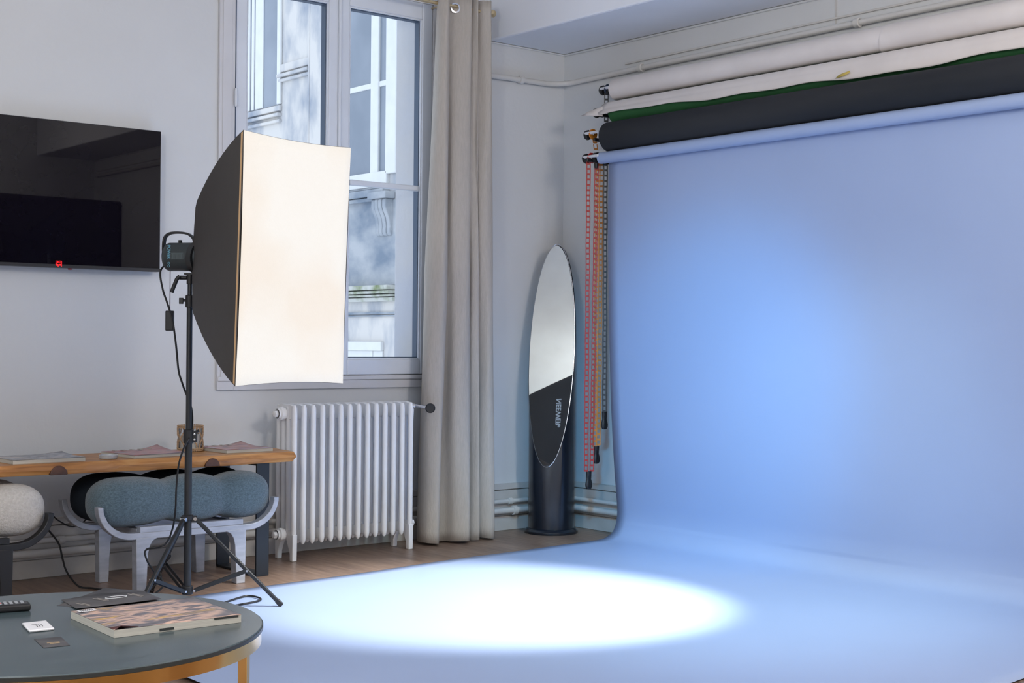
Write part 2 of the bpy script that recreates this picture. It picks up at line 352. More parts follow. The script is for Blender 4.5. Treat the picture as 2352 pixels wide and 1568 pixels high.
# ---------------- neighbouring facade
FX = 7.0
nb = thing('stone_building', 'weathered pale stone building facade seen through the window', 'building', (FX, 11, -1))
b = BM(); box(b, FX, FX+.4, 7.0, 15, -1, 9); obj('wall', b, stone_m, nb, smooth=False)
def fz(x, y): return at(x, y, 0, FX).z
def fy(x, y=500): return at(x, y, 0, FX).y
def fbox(bm, xl, xr, z0, z1, d, d0=.0): box(bm, FX-d*.33, FX-d0+.001, fy(xr), fy(xl), z0, z1)
# upper-left window and its surround
zb = fz(605, 249)
def fwin(frames_, panes, extra=None):
    b = BM()
    for f in frames_: fbox(b, *f)
    w = obj('window', b, fpaint_m, nb, bevel=.008)
    for p in panes:
        b = BM(); fbox(b, *p); obj('pane', b, fglass_m, w)
fwin([(560, 574, zb, 7.5, .06), (577, 583, zb, 7.5, .045), (586, 604, zb, 7.5, .05), (638, 646, zb, 7.5, .085)], [(574, 577, zb, 7.5, .012), (583, 586, zb, 7.5, .012), (604, 638, zb, 7.5, .015)])
b = BM(); z1 = fz(605, 252); z0 = fz(605, 276)
fbox(b, 540, 646, z0+.05, z1, .10); fbox(b, 540, 645, z0, z0+.03, .15); fbox(b, 540, 645, z0-.06, z0-.03, .10); obj('sill', b, stone_m, nb, bevel=.006)
b = BM(); z1 = fz(680, 140); z0 = fz(680, 163)
fbox(b, 640, 711, z0+.02, z1, .07); fbox(b, 640, 711, z0-.03, z0, .14); fbox(b, 641, 711, z0-.075, z0-.045, .09); obj('cornice', b, stone_m, nb, bevel=.006)
b = BM(); fbox(b, 711, 714.5, -1, 8, .10); fbox(b, 717, 720, -1, 8, .13); fbox(b, 721, 760, -1, 8, .17); obj('pilaster', b, stone_m, nb, bevel=.006)
# right casement window of the facade
zs = fz(850, 406); zb2 = fz(820, 205)
fwin([(790, 800, zs, 7, .04), (854, 872, zs, 7, .08), (890, 914, zs, 7, .10), (790, 856, zb2-.03, zb2+.02, .05), (870, 892, zb2-.03, zb2+.02, .05), (780, 893, zs-.10, zs+.03, .10)],
     [(800, 854, zs, zb2, .015), (872, 890, zs, zb2, .015), (800, 854, zb2, 7, .015), (872, 890, zb2, 7, .015)])
b = BM(); z = fz(850, 452)
fbox(b, 770, 895, z-.01, z+.05, .24); fbox(b, 770, 895, z-.05, z-.015, .17); fbox(b, 770, 895, z+.06, zs-.1, .08); obj('ledge', b, stoneb_m, nb, bevel=.006)
b = BM(); fbox(b, 760, 930, fz(850, 656), z-.05, .03); obj('stained_panel', b, stoneb_m, nb)
# scrolled corbel
yc, hw = fy(887), .11
za, zb3 = fz(885, 458), fz(885, 543)
hh = za-zb3
prof = [(0, za), (-.42, za), (-.46, za-.05*hh), (-.46, za-.22*hh), (-.40, za-.34*hh), (-.27, za-.50*hh), (-.22, za-.66*hh), (-.20, za-.76*hh), (-.22, za-.80*hh), (-.22, za-.90*hh), (-.16, za-.98*hh), (-.06, zb3), (0, zb3)]
b = BM()
for k in range(4):
    y = yc-hw+2*hw*(k+.5)/4; w = hw/4*.93
    prism(b, [(FX+p[0]*.20+(.005 if k in (0, 3) else 0), p[1]) for p in prof], y-w, y+w, 'XZ')
box(b, FX-.03, FX, yc-hw*1.0, yc+hw*1.0, zb3+.04, za); box(b, FX-.11, FX, yc-hw*1.25, yc+hw*1.25, za, za+.06)
obj('corbel', b, stoneb_m, nb, bevel=.008, seg=3)
b = BM(); ztop, zbot = fz(850, 657), fz(850, 693)
h = ztop-zbot
fbox(b, 760, 914, ztop-.28*h, ztop, .34); fbox(b, 760, 914, ztop-.52*h, ztop-.33*h, .30); fbox(b, 760, 914, ztop-.70*h, ztop-.57*h, .25); fbox(b, 760, 914, zbot, ztop-.75*h, .18)
obj('mossy_cornice', b, moss_m, nb, bevel=.006)
b = BM(); fbox(b, 760, 914, fz(850, 722), fz(850, 717), .06); fbox(b, 760, 914, fz(850, 727), fz(850, 724), .05); obj('string_course', b, stoneb_m, nb)
zl = fz(850, 779)
fwin([(780, 884, zl-.10, zl-.02, .10), (856, 861, zl-.8, zl-.1, .05), (878, 884, zl-.8, zl-.1, .05), (780, 858, zl-.30, zl-.10, .02), (860, 880, zl-.30, zl-.10, .02)], [(780, 846, zl-.8, zl-.30, .03), (864, 878, zl-.8, zl-.33, .03)])

# ---------------- pipes on the walls
def pipe(name, pts, r, label, clamps=()):
    t = thing(name, label, 'pipe', Vector(pts[0]))
    b = BM(); tube(b, pts, r, 12); obj('tube', b, pipe_m, t)
    for c, ax in clamps:
        b = BM(); lathe(b, [(r*1.05, -.016), (r*1.5, -.014), (r*1.5, .014), (r*1.05, .016)], c, ax, 16)
        n = Vector((0, 1, 0)) if abs(ax[0]) > .5 else Vector((1, 0, 0))
        tube(b, [Vector(c), Vector(c)+n*.028], .006, 8); obj('clamp', b, pipe_m, t)
    return t
def lpipe(z, d, r): # along window wall, round the corner, along backdrop wall
    pts = [(X0+.1, WY-d, z), (5.5, WY-d, z+.003)]
    for k in range(7):
        a = PI/2-PI/2*k/6; pts.append((DX-d-.12+.12*math.cos(a), WY-d-.12+.12*math.sin(a), z+.005))
    pts += [(DX-d, 5.2, z+.005), (DX-d, .05, z+.005)]
    return pts
pipe('heating_pipe', lpipe(.178, .040, .013), .013, 'thinner upper white heating pipe low on the walls above the baseboard', [((2.69, WY-.040, .178), (1, 0, 0)), ((5.5, WY-.04, .181), (1, 0, 0))])
pipe('heating_pipe', lpipe(.122, .045, .019), .019, 'thicker lower white heating pipe running just above the floor', [((5.53, WY-.045, .124), (1, 0, 0)), ((1.6, WY-.045, .122), (1, 0, 0))])
pts = [(4.95, WY-.028, 2.745), (5.55, WY-.028, 2.756)]
for k in range(7):
    a = PI/2-PI/2*k/6; pts.append((DX-.028-.15+.15*math.cos(a), WY-.028-.15+.15*math.sin(a), 2.757+.014*k/6))
pts += [(DX-.028, 6.0, 2.776), (DX-.028, Y0+.1, 2.80)]
pipe('conduit_pipe', pts, .0165, 'white painted pipe high on the walls under the soffit', [((5.57, WY-.028, 2.757), (1, 0, 0)), ((DX-.028, 5.95, 2.777), (0, 1, 0)), ((DX-.028, 4.4, 2.783), (0, 1, 0))])
b = BM(); tube(b, [(DX-.008, 6.1, 2.825), (DX-.008, 4.5, 2.835), (DX-.008, Y0+.1, 2.85)], .006, 8); tag(obj('cable_duct', b, pipe_m), 'thin painted wire above the high pipe on backdrop wall', 'cable')
b = BM(); box(b, DX-.003, DX, 4.548, 4.560, 2.80, ZS); struct('trim_4', b, base_m, label='vertical panel seam above the rolls')

# ================================================================== TV
tv = thing('television', 'large black flat television hanging on the white wall', 'television', (2.548, WY, 1.838))
b = BM(); box(b, 1.92, 3.174, 6.585, 6.625, 1.486, 2.191); obj('housing', b, tvb_m, tv, bevel=.004)
b = BM(); box(b, 1.926, 3.170, 6.580, 6.586, 1.503, 2.187); obj('screen', b, tv_m, tv, smooth=False)
b = BM(); box(b, 1.922, 3.172, 6.578, 6.586, 1.487, 1.502); obj('bottom_bezel', b, tvb_m, tv, bevel=.001)
b = BM(); box(b, 2.2, 2.9, 6.625, 6.659, 1.65, 2.05); obj('wall_bracket', b, black_m, tv)
q = at(163, 618, 1, 6.59); b = BM(); lathe(b, [(0, 0), (.012, 0), (.010, -.006), (0, -.008)], (q.x, 6.60, 1.486), n=16); obj('sensor', b, mat('sensor_red', (.25, .03, .03, 1), .3), tv)
# unseen dark cabinet put in behind the photographer for the television's dark reflection
cab = thing('tall_cabinet', 'tall plain black cabinet added for its reflection in the television', 'cabinet', (5.2, -.35, 0))
b = BM(); box(b, 4.35, 5.93, -.66, -.035, 0, 2.50); obj('carcass', b, blackp_m, cab, bevel=.004)
b = BM(); box(b, 4.36, 5.137, -.035, -.02, .05, 2.49); obj('door', b, blackp_m, cab, bevel=.003)
b = BM(); box(b, 5.143, 5.92, -.035, -.02, .05, 2.49); obj('door', b, blackp_m, cab, bevel=.003)
for x in (5.10, 5.18):
    b = BM(); tube(b, [(x, -.02, 1.0), (x, .01, 1.0), (x, .01, 1.2), (x, -.02, 1.2)], .005, 8); obj('handle', b, black_m, cab)
SEG = {'2': 'abged', '3': 'abgcd'}  # emissive digits stand in for a clock's reflection in the screen
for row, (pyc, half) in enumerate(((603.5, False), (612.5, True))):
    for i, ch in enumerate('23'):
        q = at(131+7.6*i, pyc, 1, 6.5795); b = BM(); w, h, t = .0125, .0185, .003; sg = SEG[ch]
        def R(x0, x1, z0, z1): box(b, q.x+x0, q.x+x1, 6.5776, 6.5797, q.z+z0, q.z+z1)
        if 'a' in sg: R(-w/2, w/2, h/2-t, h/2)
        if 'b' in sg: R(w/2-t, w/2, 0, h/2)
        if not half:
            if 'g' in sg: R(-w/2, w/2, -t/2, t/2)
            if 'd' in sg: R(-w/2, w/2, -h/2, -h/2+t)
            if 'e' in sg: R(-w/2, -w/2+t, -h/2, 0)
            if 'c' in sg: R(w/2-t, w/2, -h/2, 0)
        o = obj('digit_reflection', b, digitrefl_m, tv, smooth=False); o['label'] = 'red clock digit reflection built as a glowing shape'

# ================================================================== radiator
rad = thing('radiator', 'white cast iron column radiator under the window', 'radiator', (4.18, 6.45, 0))
NS, RX0, RX1 = 14, 3.825, 4.565
ys = [6.362, 6.412, 6.462, 6.512]
for i in range(NS):
    x = RX0+(RX1-RX0)*i/(NS-1); b = BM()
    end = i in (0, NS-1)
    for j, y in enumerate(ys):
        zlow = .085 if not end else .10
        k = []
        for z, s in ((zlow, .35), (zlow+.012, .8), (zlow+.03, 1), (.77, 1), (.795, .95), (.812, .6)): k.append((z, s))
        rings = []
        for z, s in k: rings.append([bm_v for bm_v in [b.verts.new((x+.0150*s*math.cos(2*PI*q/12), y+.017*s*math.sin(2*PI*q/12), z)) for q in range(12)]])
        for a, c in zip(rings, rings[1:]):
            for q in range(12): b.faces.new((a[q], a[(q+1) % 12], c[(q+1) % 12], c[q]))
        b.faces.new(rings[0][::-1]); b.faces.new(rings[-1])
    # top and bottom headers joining the columns
    prism(b, [(6.350, .792), (6.362, .808), (6.39, .815), (6.49, .815), (6.515, .808), (6.525, .792), (6.52, .765), (6.50, .735), (6.38, .735), (6.357, .765)], x-.011, x+.011, 'YZ')
    prism(b, [(6.353, .13), (6.36, .16), (6.515, .16), (6.522, .13), (6.51, .105), (6.37, .105)], x-.011, x+.011, 'YZ')
    for z in (.765, .135):
        lathe(b, [(.026, -.0285), (.031, -.02), (.026, -.012), (.026, .012), (.031, .02), (.026, .0285)], (x, 6.437, z), (1, 0, 0), 16)
    sec = obj('section', b, rad_m, rad, bevel=.003)
    if end:
        for y0, sgn in ((ys[0], 1), (ys[-1], -1)):
            b = BM(); prism(b, [(y0-.017*sgn, .14), (y0-.014*sgn, 0), (y0+.014*sgn, 0), (y0+.016*sgn, .04), (y0+.045*sgn, .10), (y0+.045*sgn, .14)], x-.014, x+.014, 'YZ'); obj('foot', b, rad_m, rad, bevel=.004)
for x, s in ((RX0, -1), (RX1, 1)):
    for z in ((.765, .135) if s < 0 else (.135,)):
        b = BM(); lathe(b, [(.03, 0), (.034, .012), (.034, .03), (.026, .034), (.026, .045)], (x+s*.014, 6.437, z), (s, 0, 0), 24)
        lathe(b, [(.018, .045), (.018, .062), (.012, .066), (0, .066)], (x+s*.014, 6.437, z), (s, 0, 0), 6); obj('plug', b, rad_m, rad)
vx = RX1+.014
vlv = BM(); lathe(vlv, [(.018, 0), (.018, .02), (.013, .022), (.013, .04), (.017, .042), (.017, .055), (.010, .057), (.010, .075)], (vx, 6.437, .790), (1, -.25, -.05), 16)
v = obj('valve', vlv, steel_m, rad); v['label'] = 'steel radiator valve'
kp = at(988, 937, 1, 6.345); ax = Vector((-.50, -.86, .02)).normalized()
b = BM(); tube(b, smooth_path([Vector((vx+.045, 6.43, .789)), Vector((vx+.065, 6.41, .787)), kp-ax*.012], 5), .010, 12); obj('valve_stem', b, steel_m, v)
b = BM(); lathe(b, [(.012, -.028), (.017, -.024), (.021, -.010), (.0275, -.002), (.0275, .012), (.023, .017), (.020, .0165), (0, .0165)], kp, ax, 28); k = obj('knob', b, blackp_m, v)
b = BM(); tube(b, [(vx+.05, 6.43, .785), (vx+.05, 6.44, .70), (vx+.05, 6.46, .13)], .009, 10); obj('riser', b, rad_m, rad)

# ================================================================== curtain
cur = thing('curtain', 'greige linen eyelet curtain drawn beside the window', 'curtain', (5.0, 6.5, 0))
low = [(4.735, 6.53), (4.70, 6.46), (4.71, 6.395), (4.765, 6.365), (4.80, 6.41), (4.815, 6.47), (4.86, 6.44), (4.88, 6.36), (4.95, 6.325), (4.995, 6.37), (5.01, 6.43), (5.03, 6.395), (5.065, 6.37), (5.075, 6.43), (5.09, 6.47), (5.105, 6.42), (5.14, 6.37), (5.19, 6.385), (5.205, 6.46), (5.20, 6.54)]
mid = [(4.80, 6.56), (4.765, 6.50), (4.765, 6.44), (4.81, 6.395), (4.865, 6.43), (4.885, 6.49), (4.90, 6.47), (4.91, 6.42), (4.97, 6.395), (5.02, 6.42), (5.045, 6.47), (5.055, 6.44), (5.085, 6.42), (5.095, 6.46), (5.105, 6.49), (5.125, 6.45), (5.16, 6.425), (5.205, 6.44), (5.225, 6.50), (5.22, 6.57)]
top = [(4.86, 6.54), (4.835, 6.50), (4.83, 6.46), (4.85, 6.43), (4.88, 6.45), (4.895, 6.50), (4.905, 6.54), (4.93, 6.53), (4.965, 6.50), (5.03, 6.455), (5.055, 6.47), (5.065, 6.52), (5.085, 6.50), (5.095, 6.46), (5.115, 6.50), (5.13, 6.52), (5.15, 6.48), (5.19, 6.46), (5.215, 6.50), (5.215, 6.56)]
LO, MI, TO = [smooth_path([(p[0], p[1], 0) for p in q], 6) for q in (low, mid, top)]
NP = len(LO)
def cf(u, v):
    i = min(NP-1, round(u*(NP-1))); z = .012+v*3.133
    if v < .5: t = v*2; t = t*t*(3-2*t)*.6+t*.4; p = LO[i].lerp(MI[i], t)
    else: t = v*2-1; p = MI[i].lerp(TO[i], t)
    w = .004*math.sin(u*23+z*3.1)+.003*math.sin(u*41-z*5)
    return (p.x+w, p.y+w, z+(.006*math.sin(u*19) if v == 0 else 0))
b = BM(); grid(b, cf, NP-1, 48); cc = obj('fabric', b, curt_m, cur, solid=.004, smooth=80)
b = BM(); lathe(b, [(.030, -.004), (.030, .004), (.021, .005), (.021, -.005), (.030, -.004)], (4.955, 6.497, 3.075), (.3, .95, 0), 28); obj('eyelet', b, steel_m, cur)
rod = thing('curtain_rod', 'brass curtain rod above the window', 'curtain rod', (4.3, 6.5, 3.084))
b = BM(); tube(b, [(3.3, 6.5, 3.084), (5.215, 6.5, 3.084)], .0095, 16); obj('rod', b, gold_m, rod)
b = BM(); lathe(b, [(0, 0), (.020, 0), (.021, .004), (.021, .032), (.018, .036), (0, .036)], (5.212, 6.5, 3.086), (1, 0, 0), 28); obj('finial', b, gold_m, rod)
b = BM(); tube(b, [(4.90, 6.5, 3.09), (4.90, WY, 3.09)], .006, 10); lathe(b, [(0, 0), (.022, 0), (.022, -.006), (0, -.006)], (4.90, WY, 3.09), (0, 1, 0), 20); obj('bracket', b, gold_m, rod)

# ================================================================== oval mirror on slanted column
CYX, CYY, CR = 5.655, 6.416, .139
mc = thing('mirror_column', 'satin black cylinder column with a slanted oval mirror in the corner', 'mirror', (CYX, CYY, 0))
ang = YAW-math.radians(14.5); cu = Vector((math.cos(ang), math.sin(ang), 0)); cw = Vector((-cu.y, cu.x, 0))
ZL, ZH = .40, 1.745
NV = 96; b = BM(); bot = []; tp = []
cpt = lambda k, r: Vector((CYX, CYY, 0))+cu*(r*math.cos(2*PI*k/NV))+cw*(r*math.sin(2*PI*k/NV))
def ztop(k, r): return (ZL+ZH)/2+(ZH-ZL)/2*math.cos(2*PI*k/NV)*r/CR
for k in range(NV):
    p = cpt(k, CR); bot.append(b.verts.new((p.x, p.y, .03))); tp.append(b.verts.new((p.x, p.y, ztop(k, CR))))
for k in range(NV): b.faces.new((bot[k], bot[(k+1) % NV], tp[(k+1) % NV], tp[k]))
b.faces.new(bot[::-1]); b.faces.new(tp)
obj('column', b, cyl_m, mc)
b = BM(); lathe(b, [(0, 0), (.160, 0), (.163, .006), (.162, .016), (.150, .026), (.140, .032), (0, .032)], (CYX, CYY, 0), n=64); obj('base', b, cyl_m, mc)
nrm = (cw.cross((cu*CR*2+Vector((0, 0, ZH-ZL))).normalized())); nrm = nrm if nrm.dot(CAM-Vector((CYX, CYY, 1))) > 0 else -nrm
MS = -1
b = BM(); PV = Vector((cpt(NV//2, CR).x, cpt(NV//2, CR).y, ZL)); TILT = Matrix.Translation(PV) @ Matrix.Rotation(math.radians(1.5)*MS, 4, cw) @ Matrix.Translation(-PV)
r1 = [b.verts.new(TILT @ (Vector((cpt(k, CR-.003).x, cpt(k, CR-.003).y, ztop(k, CR-.003)))+nrm*.0035)) for k in range(NV)]; b.faces.new(r1)
mi = obj('mirror', b, mirror_m, mc, smooth=False, solid=.003)
b = BM(); tube(b, [TILT @ (Vector((cpt(k, CR-.001).x, cpt(k, CR-.001).y, ztop(k, CR-.001)))+nrm*.002) for k in range(NV)], .0022, 6, closed=True); obj('mirror_rim', b, steel_m, mi)

# ================================================================== backdrop rolls
YL, YR = 6.02, 2.48
def hook_set(idx, x, z, cm, px_knob=None):
    pass
br = thing('roll_bracket', 'black wall bracket holding the ends of the paper rolls', 'bracket', (DX, 6.08, 2.4))
b = BM(); box(b, DX-.012, DX-.0005, 6.055, 6.085, 2.10, 2.72); box(b, 5.60, DX-.01, 6.062, 6.078, 2.205, 2.225); box(b, 5.66, DX-.01, 6.062, 6.078, 2.33, 2.35); box(b, 5.72, DX-.01, 6.062, 6.078, 2.48, 2.50); box(b, 5.76, DX-.01, 6.062, 6.078, 2.62, 2.64)
obj('plate', b, black_m, br, bevel=.003)
rolls = {}
def knob(parent, x, z, sprm, sprocket=True):
    b = BM(); lathe(b, [(0, .0), (.024, .0), (.030, .006), (.030, .020), (.024, .028), (.012, .030), (0, .030)], (x, 6.115, z), (0, 1, 0), 8); obj('end_knob', b, blackp_m, parent, bevel=.002)
    b = BM(); lathe(b, [(0, -.12), (.0085, -.12), (.0085, .0), (0, 0)], (x-.022, 6.125, z+.006), (0, 1, 0), 12); obj('axle', b, core_m, parent)
    b = BM(); lathe(b, [(.012, 0), (.030, 0), (.033, .006), (.030, .012), (.012, .012)], (x, 6.078, z), (0, 1, 0), 10); obj('sprocket', b, sprm, parent)
def roll(name, x, z, r, m, label, y0=YL, y1=YR, grp=None):
    t = thing(name, label, 'paper roll', (x, (y0+y1)/2, z))
    b = BM(); n = 48; prof = [(0, 0), (r-.004, 0), (r, .003), (r, y0-y1-.003), (r-.004, y0-y1), (0, y0-y1)]
    lathe(b, prof, (x, y0, z), (0, -1, 0), n); obj('paper', b, m, t)
    return t
# top off-white roll
R1 = roll('paper_roll', 5.785, 2.640, .063, paperw_m, 'topmost off-white background paper roll high on the wall')
b = BM(); # loose outer turn of paper starting part way along
q = at(2020, 90, 0, 5.73); ys_ = q.y
def outer(u, v):
    a = v*2*PI; y = ys_-.022*math.sin(a+.5); r = .0668
    return (5.785-r*math.cos(a), y+(YR+.01-y)*u, 2.640+r*math.sin(a))
grid(b, outer, 1, 96); obj('outer_turn', b, paperw_m, R1, solid=.0015, smooth=False)
knob(R1, 5.785, 2.650, nblue_m)
# green roll and white sheet lying over it
R2 = roll('paper_roll', 5.765, 2.500, .064, paperg_m, 'green background paper roll under the loose white sheet', y0=6.0)
knob(R2, 5.735, 2.510, blackp_m)
sh = BM()
def sheet(u, v):
    y = 6.04+(YR+.02-6.04)*u
    lip = 2.474-.022*u+.010*math.sin(u*7+1)+.006*math.sin(u*19)+.004*math.sin(u*47)-.012*(1-u)*0
    lip -= .030*max(0, (.05-u)/.05)*0
    r = .0685
    if v < .5:
        a = PI*.5+(v/.5)*PI*.42; p = (5.765+r*math.cos(a), 2.500+r*math.sin(a))
    else:
        t = (v-.5)/.5; z0 = 2.500+r*math.sin(PI*.92); p = (5.765+r*math.cos(PI*.92)-.022*t*(1-t)-.014*t, z0+(lip-z0)*t)
    yy = y+(.06*(v) if u < 1e-6 else .0)
    return (p[0], yy, p[1])
grid(sh, sheet, 160, 16)
W2 = obj('loose_paper_sheet', sh, paperw_m, None, solid=.0015, smooth=70); tag(W2, 'loose white paper sheet with a torn wavy edge draped over green roll', 'paper')
# torn taped end near the knob
b = BM(); vs = [b.verts.new(p) for p in ((5.70, 6.04, 2.535), (5.69, 6.03, 2.475), (5.67, 6.14, 2.487), (5.66, 6.185, 2.492), (5.67, 6.13, 2.512))]; b.faces.new(vs)
tp_ = obj('torn_corner', b, paperw_m, W2, solid=.0015); 
b = BM(); q = at(1938, 172, 0, 5.675); vs = [b.verts.new(p) for p in ((5.674, q.y+.05, q.z-.012), (5.674, q.y+.03, q.z+.004), (5.674, q.y-.035, q.z+.016), (5.674, q.y-.04, q.z+.006), (5.674, q.y-.0, q.z-.006))]; b.faces.new(vs); obj('tape_scrap', b, mat('yellow_tape', (.55, .42, .10, 1), .5), W2, solid=.001)
# black roll
R3 = roll('paper_roll', 5.690, 2.346, .086, paperk_m, 'thick black background paper roll above the blue one', y0=5.975)
knob(R3, 5.665, 2.372, org_m)
# blue roll with the hanging sweep
R4 = roll('paper_roll', 5.668, 2.226, .034, paper_m, 'lowest light blue background paper roll', y0=6.02)
for o_ in R4.children:
    pass
knob(R4, 5.655, 2.232, red_m)
b = BM(); lathe(b, [(.012, 0), (.030, 0), (.030, .02), (.012, .02)], (5.66, 6.035, 2.232), (0, 1, 0), 20); lathe(b, [(0, 0), (.012, 0), (.010, -.03), (0, -.032)], (5.66, 6.05, 2.20), (0, 0, 1), 12); obj('clutch', b, blackp_m, R4)
prof = [(5.702, 2.226), (5.700, 2.0), (5.704, 1.6), (5.714, 1.2), (5.728, .86), (5.746, .60), (5.766, .40), (5.784, .25), (5.792, .165), (5.785, .095), (5.760, .045), (5.715, .016), (5.65, .005), (5.5, .0035), (5.2, .003), (4.8, .003), (4.3, .003), (3.8, .003), (3.3, .003), (2.8, .003), (2.4, .0035), (2.25, .006), (2.195, .016)]
PP = smooth_path([(p[0], 0, p[1]) for p in prof], 6)
def yl(p):
    if p.z > .02 and p.x > 5.5: return 5.985
    return 5.985-(5.68-p.x)*.088 if p.x > 5 else 5.985-(5.68-p.x)*.088
b = BM(); NU = len(PP)-1
def pf(u, v):
    p = PP[min(NU, round(u*NU))]; Y1 = yl(p); Y2 = Y1-3.27
    z = max(p.z, .0025)
    z += (.0016*math.sin(p.x*3.1+v*7)+.0012*math.sin(p.x*6-v*15))*(1 if p.x < 5.4 and p.x > 2.5 else 0)+(0.002 if p.x < 5.4 else 0)
    xw = .004*math.sin(v*9+p.z*2)*(1 if p.z > .1 else 0)*min(1, max(0,2.235-p.z)*2)
    return (p.x+xw, Y1+(Y2-Y1)*v, z)
grid(b, pf, NU, 40)
sweep = obj('paper_backdrop', b, paper_m, None, solid=.0012, smooth=80); tag(sweep, 'seamless light blue paper backdrop hanging from its roll and sweeping over floor', 'backdrop')
# chains
def chain(name, m, pa, pb, label, wm, wlabel='black chain weight'):
    """pa, pb: top points of the two strands; both end at the weight"""
    t = thing(name, label, 'chain', Vector(pb[1]))
    for top_, bot_ in (pa, pb):
        b = BM()
        top_ = Vector(top_); bot_ = Vector(bot_); L_ = (top_-bot_).length; n = int(L_/.031); d = (bot_-top_)/n
        sd = Vector((RT.x, RT.y, 0)).normalized()
        for i in range(n):
            c = top_+d*(i+.5)
            jx = .0008*math.sin(i*.7)
            c = c+sd*jx
            dz = Vector((0, 0, 1)); dn = sd.cross(dz)
            obox(b, c-sd*.0100, sd, dn, d.normalized(), .0027, .002, .0160)
            obox(b, c+sd*.0100, sd, dn, d.normalized(), .0027, .002, .0160)
            obox(b, c+d.normalized()*.0120, sd, dn, d.normalized(), .008, .0025, .0055)
        obj('strand', b, m, t, smooth=False)
    e = (Vector(pa[1])+Vector(pb[1]))/2
    b = BM(); lathe(b, [(0, -.105), (.016, -.103), (.0235, -.09), (.0245, -.075), (.020, -.055), (.0165, -.045), (.0175, -.03), (.019, 0), (0, 0)], e, (0, 0, 1), 20)
    bmesh.ops.scale(b, verts=b.verts, vec=(1, .6, 1), space=Matrix.Translation(-e)); w = obj('weight', b, wm, t); w['label'] = wlabel
    b = BM(); obox(b, e+Vector((-.012, -.018, -.06)), Vector((1, 0, 0)), Vector((0, 1, 0)), Vector((0, 0, 1)), .0015, .002, .035); obj('clip', b, black_m, w)
    return t
def pY(x, y, Y=6.09): return at(x, y, 1, Y)
chain('pull_chain', red_m, (pY(1352, 365), pY(1346, 1082)), (pY(1370.5, 365), pY(1359, 1082)), 'red plastic pull chain hanging lowest from the rolls', blackp_m)
chain('pull_chain', org_m, (pY(1382, 368), pY(1374.5, 1022)), (pY(1373.5, 368), pY(1366, 1026)), 'orange plastic pull chain hanging behind the red one', blackp_m)
chain('pull_chain', black_m, (pY(1391, 368, 6.06), pY(1389, 945, 6.06)), (pY(1390.5, 368, 6.03), pY(1388, 945, 6.03)), 'black plastic pull chain beside the hanging blue paper edge', blackp_m)
def shortchain(parent, m, pts):
    b = BM(); sd = Vector((RT.x, RT.y, 0)).normalized(); dn = sd.cross(Vector((0, 0, 1)))
    obox(b, Vector(pts[0]), sd, dn, Vector((0, 0, 1)), .012, .002, .003)
    for (a, c) in zip(pts, pts[1:]):
        a = Vector(a); c = Vector(c); n = max(1, int((a-c).length/.031)); d = (c-a)/n
        for i in range(n):
            p = a+d*(i+.5); dd = d.normalized()
            obox(b, p-sd*.010, sd, dn, dd, .0027, .002, .016); obox(b, p+sd*.010, sd, dn, dd, .0027, .002, .016); obox(b, p+dd*.012, sd, dn, dd, .008, .0025, .0055)
    obj('chain_loop', b, m, parent, smooth=False)
shortchain(R1, black_m, [pY(1393, 205, 6.09), pY(1392.5, 280, 6.09)])
shortchain(R3, org_m, [pY(1363, 300, 6.11), pY(1369, 345, 6.11)])

# ================================================================== console table
con = thing('console_table', 'live edge wooden console table on black steel legs under the television', 'table', (2.6, 6.27, 0))
random.seed(3)
def edge_pts():
    pts = []
    n = 60
    for i in range(n+1):
        x = 1.30+2.33*i/n; pts.append((x, 6.045+.006*math.sin(x*5.1)+.003*math.sin(x*17)))
    pts += [(3.645, 6.10), (3.655, 6.2), (3.675, 6.3), (3.685, 6.40), (3.67, 6.485)]
    for i in range(n+1):
        x = 3.66-2.36*i/n; pts.append((x, 6.485+.004*math.sin(x*4)))
    return pts
EP = edge_pts(); b = BM(); tpv = [b.verts.new((x, y, .600)) for x, y in EP]
md = [b.verts.new((x+(.010 if x > 3.6 else 0), y-(.008+.004*math.sin(x*9) if y < 6.1 else 0), .575+.004*math.sin(x*7))) for x, y in EP]
bt = [b.verts.new((x+(-.005 if x > 3.6 else 0), y+(.006 if y < 6.1 else 0), .549+.003*math.sin(x*3.7))) for x, y in EP]
n = len(EP); b.faces.new(tpv); b.faces.new(bt[::-1])
for A, B in ((tpv, md), (md, bt)):
    for i in range(n): b.faces.new((A[i], B[i], B[(i+1) % n], A[(i+1) % n]))
slab = obj('tabletop', b, slab_m, con, bevel=.002)
for px_, w_ in ((135, .040), (488, .038)):
    q = at(px_, 1080, 1, 6.035); b = BM()
    pl = [(q.x+w_*math.cos(a*PI/14), .550+w_*1.0*math.sin(a*PI/14)) for a in range(15)]
    prism(b, pl, 6.0305, 6.06, 'XZ'); obj('wood_knot', b, knot_m, slab, bevel=.003)
def leg_frame(x0, x1):
    t = .012
    b = BM(); box(b, x0, x1, 6.058, 6.058+t, 0, .55); box(b, x0, x1, 6.455, 6.455+t, 0, .55); box(b, x0, x1, 6.058+t, 6.455, 0, t); box(b, x0, x1, 6.058+t, 6.455, .538, .55)
    obj('leg', b, bsat_m, con, bevel=.002)
leg_frame(3.435, 3.505); leg_frame(1.45, 1.52)

